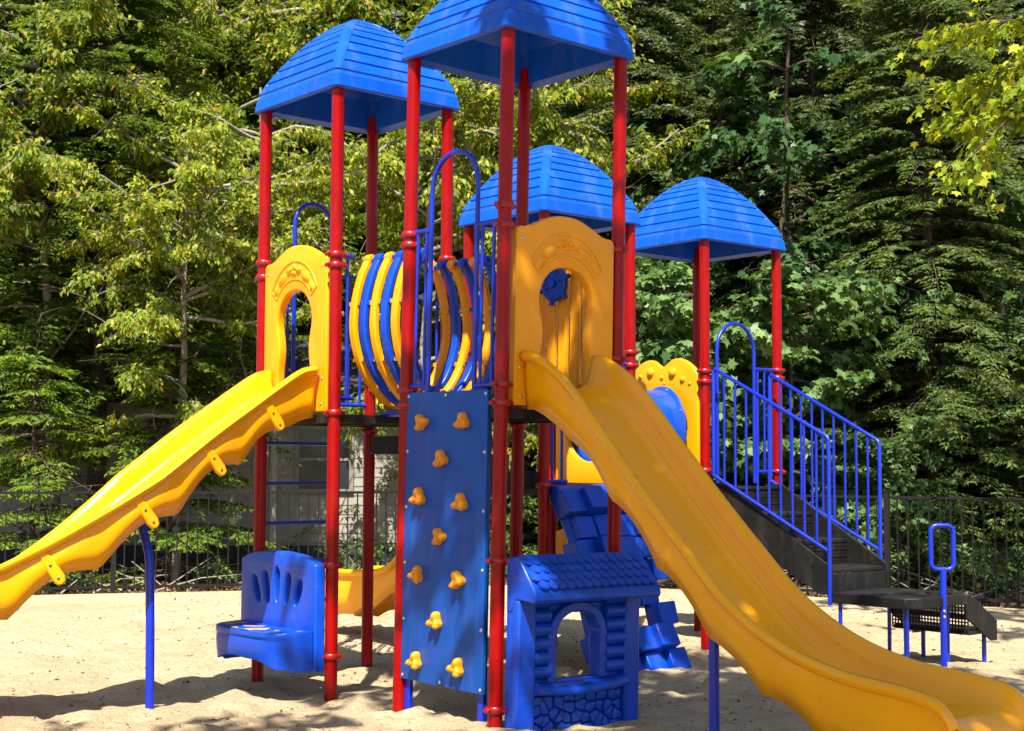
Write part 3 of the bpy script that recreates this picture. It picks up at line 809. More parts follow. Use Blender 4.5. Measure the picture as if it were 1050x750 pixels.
# thin drift of sand on the seat: stuff of many grains
plan2 = [(p[0], p[1]) for p in spline([(x, y, 0) for x, y in plan[::2]], 5)]
mb = MB(); rows = []
for f in np.linspace(.10, .94, 12):
    rows.append([(-.05 + y * f - .01, x * .86, .4605 + .010 * max(-.3, noise.noise((x * 6 + 3, y * f * 9, 2)) + .10 - .5 * abs(f - .5))) for x, y in plan2])
mb.grid(rows); mb.build('sand_film', M['grit'], TM['a'] @ Matrix.Translation((-H - .10, 0, 0)), seat, sharp=180)
for (b, z) in ((-.47, .905), (-.47, .285), (.47, .905), (.47, .285)):
    mb = MB(); mb.tube([(-H, b * 1.037, z), (-H - .10, b, z)], .014, 8); mb.build('mounting_arm', M['clamp'], TM['a'], bench)

# ---- play-house counter panel under the right slide
def P2(pts, n=5): return [p[:2] for p in spline([(x, y, 0) for x, y in pts], n)]
win = [(-.155, .30)] + P2([(-.155, .50), (-.15, .585), (-.11, .66), (-.04, .70), (.03, .71), (.10, .70), (.17, .66), (.21, .585), (.215, .50)], 5) + [(.215, .30)]
shop_body = panel_mesh('play_house_panel', [(-.47, -.03), (.545, -.03), (.545, .82), (.545, 1.0), (-.47, 1.0), (-.47, .82)], [win], .035, M['bluep'], .010)
SM = TM['b'] @ face_b(-H - .10)
shop = inst(shop_body, 'play_house_panel', SM, play); shop['label'] = 'blue play-house front with an arched window, shingled awning and stone pattern base'
for (x0, x1) in ((-.47, -.335), (.425, .545)):
    mb = MB(); mb.box((x0 - .003, -.034, .020), (x1 + .003, .80, .085)); mb.build('pilaster', M['bluep'], SM, shop, bevel=.014)
def log(x0, x1, y):
    mb.tube([(x0, y, .040), (x1, y, .040)], .044, 12)
mb = MB()
for i in range(6):
    y = .355 + i * .085
    xl = -.20 if y < .58 else -.20 + .02
    log(-.335, -.205, y); log(.262, .425, y)
log(-.335, .425, .835)
mb.build('log_siding', M['bluep'], SM, shop, sharp=50)
ring_o = [(-.215, .30)] + P2([(-.215, .50), (-.21, .60), (-.155, .70), (-.06, .755), (.03, .768), (.12, .755), (.215, .70), (.268, .60), (.272, .50)], 5) + [(.272, .30)]
ring_i = [(x, y) for x, y in win]
mb = MB(); k = len(ring_o)
for z0, z1 in ((.03, .072),):
    mb.add([(x, y, z0) for x, y in ring_o] + [(x, y, z1) for x, y in ring_o] + [(x, y, z0) for x, y in ring_i] + [(x, y, z1) for x, y in ring_i],
           [f for i in range(k - 1) for f in ((i, i + 1, k + i + 1, k + i), (k + i, k + i + 1, 3 * k + i + 1, 3 * k + i), (3 * k + i, 3 * k + i + 1, 2 * k + i + 1, 2 * k + i))])
mb.build('window_surround', M['bluep'], SM, shop, bevel=.008)
# voussoir grooves are the gaps between small blocks set on the surround
mb = MB()
rows = []
for (z, y) in ((.02, .235), (.085, .228), (.115, .240), (.122, .262), (.112, .285), (.07, .298), (.02, .300)):
    rows.append([(x, y - .018 * (1 - (2 * (x + .335) / .76 - 1) ** 2), z + .035 * (1 - (2 * (x + .335) / .76 - 1) ** 2)) for x in np.linspace(-.335, .425, 13)])
mb.grid(rows)
for e_ in (0, -1): mb.add([rw[e_] for rw in rows], [tuple(range(len(rows)))])
mb.build('counter', M['bluep'], SM, shop, sharp=50)
# stones: cells of a jittered grid, each shrunk and domed
def clip(poly, px, py, nx, ny):
    out = []
    for i in range(len(poly)):
        a, b = poly[i], poly[(i + 1) % len(poly)]
        da = (a[0] - px) * nx + (a[1] - py) * ny; db = (b[0] - px) * nx + (b[1] - py) * ny
        if da <= 0: out.append(a)
        if da * db < 0:
            t = da / (da - db); out.append((a[0] + (b[0] - a[0]) * t, a[1] + (b[1] - a[1]) * t))
    return out
rs = random.Random(11); seeds = []
for i in range(9):
    for j in range(4):
        seeds.append((-.335 + .76 * (i + .5 + rs.uniform(-.38, .38)) / 9, -.02 + .235 * (j + .5 + rs.uniform(-.38, .38)) / 4))
mb = MB()
for i, s in enumerate(seeds):
    poly = [(-.33, -.025), (.42, -.025), (.42, .215), (-.33, .215)]
    for j, q in enumerate(seeds):
        if i != j and poly: poly = clip(poly, (s[0] + q[0]) / 2, (s[1] + q[1]) / 2, q[0] - s[0], q[1] - s[1])
    if len(poly) < 3: continue
    cx = sum(p[0] for p in poly) / len(poly); cy = sum(p[1] for p in poly) / len(poly)
    hgt = rs.uniform(.022, .036)
    L0 = [(cx + (x - cx) * .93, cy + (y - cy) * .93) for x, y in poly]
    k = len(L0); vs = []
    for f, z in ((1, .030), (.97, .035 + hgt * .6), (.80, .035 + hgt), (.4, .037 + hgt)):
        vs += [(cx + (x - cx) * f, cy + (y - cy) * f, z) for x, y in L0]
    fs = [(r * k + a, r * k + (a + 1) % k, (r + 1) * k + (a + 1) % k, (r + 1) * k + a) for r in range(3) for a in range(k)] + [tuple(range(3 * k, 4 * k))]
    mb.add(vs, fs)
mb.build('stone_relief', M['bluep'], SM, shop, sharp=60)
# awning with scalloped shingles
mb = MB()
aw = [(.05, 1.055), (.065, 1.06), (.235, .845), (.24, .80), (.225, .785), (.06, .80), (.02, .72), (-.03, .72), (-.035, 1.04)]
x0, x1 = -.475, .56
mb.add([(x0 + (.0 if z < .1 else 0), y, z) for z, y in aw] + [(x1 + .02 * (z > .2), y, z) for z, y in aw],
       [tuple(range(len(aw))), tuple(range(len(aw), 2 * len(aw)))] + [(i, (i + 1) % len(aw), len(aw) + (i + 1) % len(aw), len(aw) + i) for i in range(len(aw))])
awn = mb.build('awning', M['bluep'], SM, shop, bevel=.012)
mb = MB()
dirv = Vector((0, .86 - 1.06, .235 - .062)).normalized(); nrm = Vector((0, .6, .75)).normalized()
for r_ in range(4):
    nn = 14
    for i in range(nn):
        cx = x0 + .03 + (x1 - x0 - .05) * (i + (.5 if r_ % 2 else .0) + .25) / nn; w_ = (x1 - x0 - .05) / nn * .96
        if cx + w_ / 2 > x1 + .005: continue
        o_ = Vector((cx, 1.062, .062)) + dirv * (.012 + r_ * .060)
        pts = [(-w_ / 2, -.010), (w_ / 2, -.010)] + [(w_ / 2 * math.cos(a), .038 + .032 * math.sin(a)) for a in np.linspace(0, PI, 7)]
        k = len(pts)
        mb.add([tuple(o_ + Vector((x, 0, 0)) + dirv * d + nrm * .001) for x, d in pts] + [tuple(o_ + Vector((x * .93, 0, 0)) + dirv * (d - .002) + nrm * (.004 + .012 * max(0, d / .07))) for x, d in pts],
               [tuple(range(k, 2 * k))] + [(a, (a + 1) % k, k + (a + 1) % k, k + a) for a in range(k)])
mb.build('shingles', M['bluep'], SM, awn, sharp=40)
for (a, z) in ((-H, 1.02), (-H, .135), (H, 1.02), (H, .10)):
    mb = MB(); mb.tube([(a, -H, z), (a * .95, -H - .085, z)], .014, 8); mb.build('mounting_arm', M['clamp'], TM['b'], shop)

# ---- crawl tunnel between middle and stair towers with its two yellow end panels
def ring_pts(c, r, n=36): return [(c[0] + r * math.cos(2 * PI * i / n), c[1] + r * math.sin(2 * PI * i / n)) for i in range(n)]
tz = 1.93
def bubble_panel(z0):
    top = P2([(-.425, 2.40), (-.36, 2.47), (-.25, 2.535), (-.14, 2.545), (-.055, 2.50), (.0, 2.475), (.05, 2.50), (.13, 2.545), (.24, 2.53), (.35, 2.46), (.425, 2.40)], 5)
    me = panel_mesh('tunnel_panel', [(-.425, z0)] + top + [(.425, z0)], [ring_pts((0, tz), .30)], .028, M['yellow'], .012)
    return me
def bubble_mesh():
    mb = MB()
    for (x, y, r) in ((-.14, 2.435, .042), (.13, 2.425, .044), (0, 2.385, .022), (-.27, 2.40, .026), (.25, 2.36, .030), (-.345, 2.36, .022), (-.31, 2.30, .018), (.335, 2.32, .018), (-.365, 2.27, .014), (.03, 2.33, .012)):
        rows = [[(x + r * math.cos(t) * math.cos(b), y + r * math.cos(t) * math.sin(b), .027 + r * .7 * math.sin(t)) for b in np.linspace(0, 2 * PI, 17)] for t in np.linspace(0, PI / 2, 6)]
        mb.grid(rows)
    return mb.mesh('bubble_relief', M['yellow'], 60)
BUB = bubble_mesh()
def with_bubbles(flip):
    bm = bmesh.new(); bm.from_mesh(bubble_panel(1.44)); k = len(bm.verts); bm.from_mesh(BUB); bm.verts.ensure_lookup_table()
    if flip: bmesh.ops.transform(bm, matrix=Matrix.Rotation(PI, 4, 'Y'), verts=bm.verts[k:])
    bmesh.ops.recalc_face_normals(bm, faces=bm.faces[:])
    me = bpy.data.meshes.new('tunnel_panel'); bm.to_mesh(me); bm.free(); me.materials.append(M['yellow'])
    me.polygons.foreach_set('use_smooth', [True] * len(me.polygons)); me.set_sharp_from_angle(angle=R(40)); return me
pd = inst(with_bubbles(True), 'tunnel_panel', TM['d'] @ face_a(-H), play)
pd['label'] = 'yellow panel with raised bubbles on the stair tower'
pc_ = inst(with_bubbles(False), 'tunnel_panel', TM['c'] @ face_a(H), play)
pc_['label'] = 'yellow panel with raised bubbles on the middle tower'
e0 = TM['c'] @ Vector((H + .03, 0, tz)); e1 = TM['d'] @ Vector((-H - .03, 0, tz))
ax = (e1 - e0).normalized(); sd = Vector((-ax.y, ax.x, 0)); TL_ = (e1 - e0).length
mt = Matrix.Identity(4); mt.col[0][:3] = sd; mt.col[1][:3] = (0, 0, 1); mt.col[2][:3] = ax; mt.col[3][:3] = e0
mb = MB(); mb.T = mt
mb.lathe([(.30, 0), (.375, 0), (.378, .012), (.372, .02), (.345, .035), (.338, .08), (.342, .25), (.345, TL_ / 2), (.342, TL_ - .25), (.338, TL_ - .08), (.345, TL_ - .035), (.372, TL_ - .02), (.378, TL_ - .012), (.375, TL_), (.30, TL_), (.30, TL_ / 2), (.30, 0)], 40)
tun = mb.build('crawl_tunnel', M['bluep'], None, play, sharp=40)
for k in range(8):
    a = 2 * PI * k / 8 + .35
    inst(BOLT, 'bolt', mt @ Matrix.Translation((.358 * math.cos(a), .358 * math.sin(a), TL_ - .03)) @ Matrix.Rotation(PI, 4, 'X'), tun)

# ---- block climber on the middle tower
rs = random.Random(23)
mb = MB()
def clim(v):           # v: 0 top .. 1 bottom -> (b, z), gently S-shaped
    return (-H - .06 - .60 * v - .05 * math.sin(v * PI * 2), 1.36 - 1.42 * v)
NR, NC = 8, 4
skip = {(5, 2), (7, 1)}
for i in range(NR):
    v0, v1 = i / NR, (i + 1) / NR
    b0, z0 = clim(v0); b1, z1 = clim(v1)
    d = Vector((0, b1 - b0, z1 - z0)); L_ = d.length; d.normalize(); n = Vector((0, d.z, -d.y)); n = n if n.y < 0 else -n
    sh = .10 * (i % 2) - .05
    for j in range(NC):
        if (i, j) in skip: continue
        wv = .205; xa = -.41 + .205 * j + sh * .8 + rs.uniform(-.012, .012)
        pr_ = rs.choice([0, .015, .05, .10]) ; tl = rs.uniform(-.10, .06)
        m = Matrix.Identity(4); m.col[0][:3] = (1, 0, 0); m.col[1][:3] = d; m.col[2][:3] = Vector((1, 0, 0)).cross(d); m.col[3][:3] = Vector((xa, b0, z0)) + n * pr_
        zs = 1 if m.col[2][1] < 0 else -1
        mb.T = m @ Matrix.Rotation(tl, 4, 'X') @ Matrix.Rotation(rs.uniform(-.05, .05), 4, 'Z')
        mb.box((0.004, .004, -.11 if zs > 0 else -.06), (wv - .004, L_ - .003, .06 if zs > 0 else .11))
mb.T = Matrix.Identity(4)
for xa in (-.36, .02, .36):
    mb.tube([(xa, clim(v)[0] + .05, clim(v)[1]) for v in np.linspace(0, 1, 9)], .05, 6)
cb = mb.build('block_climber', M['bluep'], TM['c'], play, bevel=.012)
cb['label'] = 'blue wall of jutting blocks climbing to the middle tower'
mb = MB(); mb.tube([(-.425, -H - .05, 1.36), (.425, -H - .05, 1.36)], .085, 16); mb.build('top_roll', M['bluep'], TM['c'], cb, bevel=.02)
# low yellow play panel beneath the middle tower
pm_ = panel_mesh('yellow_play_panel', [(-.42, .72), (-.42, 1.02), (-.2, 1.08), (.2, 1.08), (.42, 1.02), (.42, .72)], [ring_pts((0, .9), .09, 20)], .03, M['yellow'], .012)
inst(pm_, 'play_panel', TM['c'] @ face_a(H), play)

# ---- stairs on the stair tower
st = bpy.data.objects.new('stairs', None); put(st, TM['d'] @ Matrix.Translation((0, -H, 0)), play); st['label'] = 'black stairs with blue barred handrails'
XA, XB = -.43, .31
lev = [(1.42, -.49, -.67), (1.205, -.67, -1.03), (.99, -1.03, -1.39), (.78, -1.39, -1.76)]
for i, (z, b0, b1) in enumerate(lev):
    if i == 0:
        mb = MB(); mb.box((XA, b1, z - .03), (XB, b0, z)); mb.build('tread', M['black'], TM['d'], st, bevel=.006); continue
    mb = MB(); mb.box((XA + .016, b1, z - .035), (XB - .016, b0 + .02, z)); mb.build('tread', M['black'], TM['d'], st, bevel=.007)
    mb = MB()
    zt = lev[i - 1][0]; 
    for k in range(6):
        zz = z + (zt - .035 - z) * k / 6; mb.box((XA + .018, b0 - .004 + (.004 if k % 2 else 0), zz), (XB - .018, b0 + .014, zz + (zt - .035 - z) / 6 - .004))
    mb.build('riser', M['black'], TM['d'], st)
mb = MB(); mb.box((XA + .018, -1.775, .585), (XB - .018, -1.757, .743)); mb.build('riser', M['black'], TM['d'], st)
for x in (XA, XB):
    mb = MB(); poly = [(-.50, 1.44), (-.68, 1.44), (-1.78, .80), (-1.79, .60), (-1.66, .58), (-.50, 1.17)]
    k = len(poly)
    mb.add([(x - .012, b, z) for b, z in poly] + [(x + .012, b, z) for b, z in poly], [tuple(range(k)), tuple(range(k, 2 * k))] + [(q, (q + 1) % k, k + (q + 1) % k, k + q) for q in range(k)])
    mb.build('stringer', M['black'], TM['d'], st, bevel=.003)
def handrail(x, b0, z0t, z0b, b1, z1t, z1b, zfoot, nb):
    mb = MB()
    r = .0165
    top = [(x, b0, z0b), (x, b0, z0t - .02), (x, b0 - .012, z0t), (x, b1 + .03, z1t + .012), (x, b1 + .008, z1t - .004), (x, b1, z1t - .03), (x, b1, zfoot)]
    mb.tube(top, r, 10); mb.tube([(x, b0, z0b), (x, b1, z1b)], r * .95, 10)
    for i in range(nb):
        t = (i + 1) / (nb + 1); b = b0 + (b1 - b0) * t
        mb.tube([(x, b, z0b + (z1b - z0b) * t), (x, b, z0t + (z1t - z0t) * t - .006)], .0105, 8)
    return mb.build('handrail', M['bluem'], TM['d'], st, sharp=60)
handrail(XA - .03, -.56, 2.44, 1.52, -1.78, 1.835, .92, .50, 9)
handrail(XB + .02, -.53, 2.425, 1.47, -1.70, 1.815, .90, .56, 9)
# landing and lower step
mb = MB()
pl = [(-.43, -1.765), (-.43, -2.46), (-.36, -2.53), (.30, -2.53), (.37, -2.46), (.37, -1.765)]
mb.prism(pl, .515, .60); ld = mb.build('landing', M['black'], TM['d'], st, bevel=.010)
for (a, b) in ((-.36, -2.42), (-.38, -1.82), (.30, -1.80), (.30, -2.35)):
    mb = MB(); mb.tube([(a, b, -.2), (a, b, .52)], .021 if (a, b) == (-.36, -2.42) else .016, 12); mb.build('support_leg', M['bluem'], TM['d'], ld)
ls = bpy.data.objects.new('lower_step', None); put(ls, TM['d'] @ Matrix.Translation((.4, -2.1, 0)), st)
mb = MB()     # perforated riser seen from behind: a lattice
xp = .40
for b in np.linspace(-1.76, -2.47, 26): mb.box((xp, b - .0055, .27), (xp + .006, b + .0055, .515))
for z in np.linspace(.275, .51, 9): mb.box((xp + .001, -2.475, z - .0055), (xp + .005, -1.755, z + .0055))
mb.box((xp - .004, -2.475, .385), (xp + .010, -1.755, .43))
mb.build('perforated_riser', M['black'], TM['d'], ls)
mb = MB(); mb.box((xp + .012, -2.47, .262), (.80, -1.76, .295)); mb.build('tread', M['black'], TM['d'], ls, bevel=.006)
for b in (-1.755, -2.475):
    mb = MB(); poly = [(.372, .585), (.42, .585), (.80, .36), (.80, .20), (.72, .20), (.372, .40)]; k = len(poly)
    mb.add([(x, b - .010, z) for x, z in poly] + [(x, b + .010, z) for x, z in poly], [tuple(range(k)), tuple(range(k, 2 * k))] + [(q, (q + 1) % k, k + (q + 1) % k, k + q) for q in range(k)])
    mb.build('stringer', M['black'], TM['d'], ls, bevel=.003)
for (a, b) in ((.74, -2.40), (.72, -1.84)):
    mb = MB(); mb.tube([(a, b, -.2), (a, b, .27)], .018, 10); mb.build('support_leg', M['bluem'], TM['d'], ls)
# grab handle on its pole beside the landing
def rounded_loop(w2, z0, z1, r):
    pts = []
    for cx, cz, a0 in ((w2 - r, z0 + r, -PI / 2), (w2 - r, z1 - r, 0), (-w2 + r, z1 - r, PI / 2), (-w2 + r, z0 + r, PI)):
        pts += [(cx + r * math.cos(a0 + a), 0, cz + r * math.sin(a0 + a)) for a in np.linspace(0, PI / 2, 7)]
    return pts
gh = MB(); mg = Matrix.Translation((3.353, 11.40, 0)) 
gh.tube([(0, 0, -.2), (.004, 0, .805)], [.026] * 2, 12); gh.tube([(.004, 0, .74), (.005, 0, .80)], [.026, .017], 12)
gh.tube(rounded_loop(.088, .805, 1.145, .05), .0185, 10, closed=True)
gho = gh.build('grab_handle', M['bluem'], mg, st, sharp=60); gho['label'] = 'blue rectangular loop handle on a pole beside the landing'
for z in (.44, .485):
    inst(BOLT, 'bolt', mg @ Matrix.Translation((.004, -.026, z)) @ Matrix.Rotation(PI / 2, 4, 'X'), gho)

# ------------------------------------------------------------------ fences
def fence(name, label, p0, p1, first, step=2.03):
    a, b = Vector((*p0, 0)), Vector((*p1, 0)); d = (b - a); ln = d.length; d.normalize()
    f = thing(name, label, 'fence', a)
    m = Matrix.Identity(4); m.col[0][:3] = d; m.col[1][:3] = (-d.y, d.x, 0); m.col[3][:3] = a
    posts = [first + step * i for i in range(int((ln - first) / step) + 1)]
    pm = MB(); pm.box((-.03, -.03, -.35), (.03, .03, 1.30)); pm.box((-.036, -.036, 1.30), (.036, .036, 1.318)); pme = pm.mesh('post', M['fence'])
    for x in posts: inst(pme, 'post', m @ Matrix.Translation((x, 0, 0)), f)
    for x0, x1 in zip(posts, posts[1:]):
        q = MB()
        for z in (.075, 1.235): q.box((.03, -.016, z - .016), (x1 - x0 - .03, .016, z + .016))
        n = 16
        for k in range(1, n): xx = (x1 - x0) * k / n; q.box((xx - .0075, -.0075, .02), (xx + .0075, .0075, 1.222))
        q.build('picket_panel', M['fence'], m @ Matrix.Translation((x0, 0, 0)), f)
fence('metal_fence', 'dark metal picket fence in the sun behind the left slide, running from the left edge', FENCE_L[0], FENCE_L[1], .35)
fence('metal_fence', 'dark metal picket fence in tree shade behind the black stairs, running to the right edge', FENCE_R[0], FENCE_R[1], .25)

# ------------------------------------------------------------------ cottage behind the fence
cot = thing('cottage', 'low grey-brown cottage with lap siding half hidden behind the hemlocks at left', 'house', (-6.7, 23.3, 0))
cm = Matrix.Translation((-6.7, 23.3, 0)) @ Matrix.Rotation(R(2), 4, 'Z')
mb = MB(); W2, Dp, Hh = 4.9, 4.0, 2.75
z = .35
while z < Hh - .01:
    mb.add([(-W2, -.012, z), (W2, -.012, z), (W2, .0, z + .15), (-W2, .0, z + .15), (-W2, .02, z), (W2, .02, z)], [(0, 1, 2, 3), (0, 4, 5, 1)]); z += .15
mb.box((-W2, .012, .30), (W2, Dp, Hh))
mb.build('wall', M['siding'], cm, cot, sharp=20)
mb = MB(); mb.add([(-W2 - .3, -.35, Hh - .05), (W2 + .3, -.35, Hh - .05), (W2 + .3, Dp / 2, Hh + 1.0), (-W2 - .3, Dp / 2, Hh + 1.0), (-W2 - .3, Dp + .3, Hh - .05), (W2 + .3, Dp + .3, Hh - .05),
       (-W2 - .3, -.35, Hh - .2), (W2 + .3, -.35, Hh - .2)], [(0, 1, 2, 3), (3, 2, 5, 4), (0, 3, 4), (1, 5, 2), (0, 6, 7, 1)])
mb.build('roof', M['roofing'], cm, cot)
mb = MB(); mb.box((-W2 + .02, .03, -.3), (W2 - .02, Dp - .05, .30)); mb.build('skirting', M['roofing'], cm, cot)
for x, wd, z0, hg in ((-3.6, .9, 1.2, .95), (-1.3, .75, 1.35, .7), (1.2, 1.0, 1.2, .95), (3.7, .8, 1.2, .95)):
    mb = MB()
    for (lo, hi) in (((x - wd/2 - .07, -.045, z0 - .07), (x + wd/2 + .07, -.015, z0)), ((x - wd/2 - .07, -.045, z0 + hg), (x + wd/2 + .07, -.015, z0 + hg + .07)), ((x - wd/2 - .07, -.044, z0), (x - wd/2, -.015, z0 + hg)), ((x + wd/2, -.044, z0), (x + wd/2 + .07, -.015, z0 + hg)), ((x - wd/2, -.04, z0 + hg/2 - .02), (x + wd/2, -.015, z0 + hg/2 + .02))):
        mb.box(lo, hi)
    fr = mb.build('window', M['white'], cm, cot)
    mb = MB(); mb.box((x - wd/2, -.022, z0), (x + wd/2, -.014, z0 + hg)); mb.build('pane', M['glass'], cm, fr)
mb = MB(); mb.box((-.28, -.03, .35), (.20, -.014, 2.35)); dr = mb.build('door', M['white'], cm, cot, bevel=.01)

# ------------------------------------------------------------------ vegetation
rng = np.random.default_rng(7)
def norm(a): return a / np.maximum(1e-9, np.linalg.norm(a, axis=-1, keepdims=True))
def leaves_to_mesh(name, polys, mat):
    """polys: list of (N,k,3) arrays of k-gons"""
    me = bpy.data.meshes.new(name)
    V_ = np.concatenate([p.reshape(-1, 3) for p in polys]).astype(np.float32)
    sizes = np.concatenate([np.full(len(p), p.shape[1], dtype=np.int32) for p in polys])
    me.vertices.add(len(V_)); me.vertices.foreach_set('co', V_.ravel())
    me.loops.add(len(V_)); me.loops.foreach_set('vertex_index', np.arange(len(V_), dtype=np.int32))
    st_ = np.concatenate([[0], np.cumsum(sizes)[:-1]]).astype(np.int32)
    me.polygons.add(len(sizes)); me.polygons.foreach_set('loop_start', st_); me.polygons.foreach_set('loop_total', sizes)
    me.update(); me.materials.append(mat)
    return me
def rhomb(p, d, n, L, Wd, curl=.15):
    """leaf blades: base p, direction d, normal n; a pointed four-sided blade, slightly folded"""
    d = norm(d); s = norm(np.cross(d, n)); n = norm(np.cross(s, d))
    L = np.asarray(L).reshape(-1, 1); Wd = np.asarray(Wd).reshape(-1, 1)
    return np.stack([p, p + d * L * .42 + s * Wd * .5 + n * L * curl * .3, p + d * L - n * L * curl, p + d * L * .42 - s * Wd * .5 + n * L * curl * .3], axis=1)

def hemlock_mesh(name, seed, z0, Ht, Rad, mat, dens=1.0, tw=.13, *, droop=.30, lw=.030, ll=.092):
    r = np.random.default_rng(seed); P, D, Nn = [], [], []
    wood = MB()
    z = z0
    while z < Ht - .2:
        fr = (z - z0) / (Ht - z0)
        nb = int(round(r.uniform(4.2, 6.4) * dens))
        for _ in range(max(2, nb)):
            az = r.uniform(0, 2 * PI); L = Rad * (1 - fr) ** .75 * r.uniform(.55, 1.12) + .25
            hd = np.array([math.cos(az), math.sin(az), 0]); sd_ = np.array([-hd[1], hd[0], 0]); zb = z + r.uniform(-.15, .15)
            ss = np.arange(.12 * L + .1, L, .085)
            if len(ss) < 2: continue
            rise = r.uniform(-.05, .42)
            wob = r.uniform(-.25, .25)
            def at_(s): return np.array([0, 0, zb]) + hd * s + sd_ * (wob * s * s / L) + np.array([0, 0, 1]) * (rise * s - droop * s * s / L * 1.6)
            wood.tube([tuple(at_(s)) for s in np.linspace(0, L * .92, 5)], [.020 + .006 * L, .014 + .004 * L, .011, .007, .004], 4, cap=False)
            for i, s in enumerate(ss):
                c = at_(s)
                for sgn in (-1, 1):
                    if r.random() < .12: continue
                    tl = (.50 * (1 - s / L) ** .8 * (.35 + .65 * min(1, s / (.4 * L))) + .10) * r.uniform(.6, 1.15)
                    an = R(52) + r.uniform(-.25, .25)
                    td = hd * math.cos(an) + sd_ * sgn * math.sin(an) + np.array([0, 0, r.uniform(-.30, .05)])
                    td /= np.linalg.norm(td)
                    k = max(2, int(tl / .052)); us = (np.arange(k) + .6) / k * tl
                    q = c + td * us[:, None] + np.array([0, 0, -.35]) * (us ** 2)[:, None]
                    cr_ = np.cross(td, [0, 0, 1]) * .75
                    for s2_ in (-1, 1):
                        P.append(q); D.append(td * .75 + s2_ * cr_ + np.array([0, 0, -.22]) + r.normal(0, .17, (k, 3))); Nn.append(hd * .65 + np.array([0, 0, .65]) + r.normal(0, .42, (k, 3)))
        z += r.uniform(.22, .34)
    for _ in range(18):        # dead lower branches
        az = r.uniform(0, 2 * PI); zz = r.uniform(.8, 6.0); dd = np.array([math.cos(az), math.sin(az), r.uniform(-.15, .25)]); pts = [np.array([0, 0, zz])]; ln_ = r.uniform(.8, 1.9)
        for k in range(6): dd = dd + r.normal(0, .16, 3); dd /= np.linalg.norm(dd); pts.append(pts[-1] + dd * ln_ / 6)
        wood.tube([tuple(p) for p in pts], [.016, .013, .011, .009, .007, .005, .003], 4, cap=False)
        for k in range(2, 6):
            e_ = pts[k] + r.normal(0, .22, 3); wood.tube([tuple(pts[k]), tuple((pts[k] + e_) / 2 + r.normal(0, .03, 3)), tuple(e_)], [.006, .004, .002], 3, cap=False)
    P, D, Nn = np.concatenate(P), np.concatenate(D), np.concatenate(Nn); k = len(P)
    lv = rhomb(P, D, Nn, r.uniform(ll * .7, ll * 1.3, k), r.uniform(lw * .7, lw * 1.3, k))
    tr = MB(); tr.tube([(r.uniform(-.04, .04), r.uniform(-.04, .04), zz) for zz in np.linspace(-.4, Ht, 12)], [tw * (1 - i / 12.5) * (1 + .35 * (i == 0)) for i in range(12)], 12, cap=False)
    tr.v += []
    kk = len(tr.v); tr.v += wood.v; tr.f += [tuple(i + kk for i in f) for f in wood.f]; tr.m += wood.m
    return leaves_to_mesh(name, [lv], mat), tr

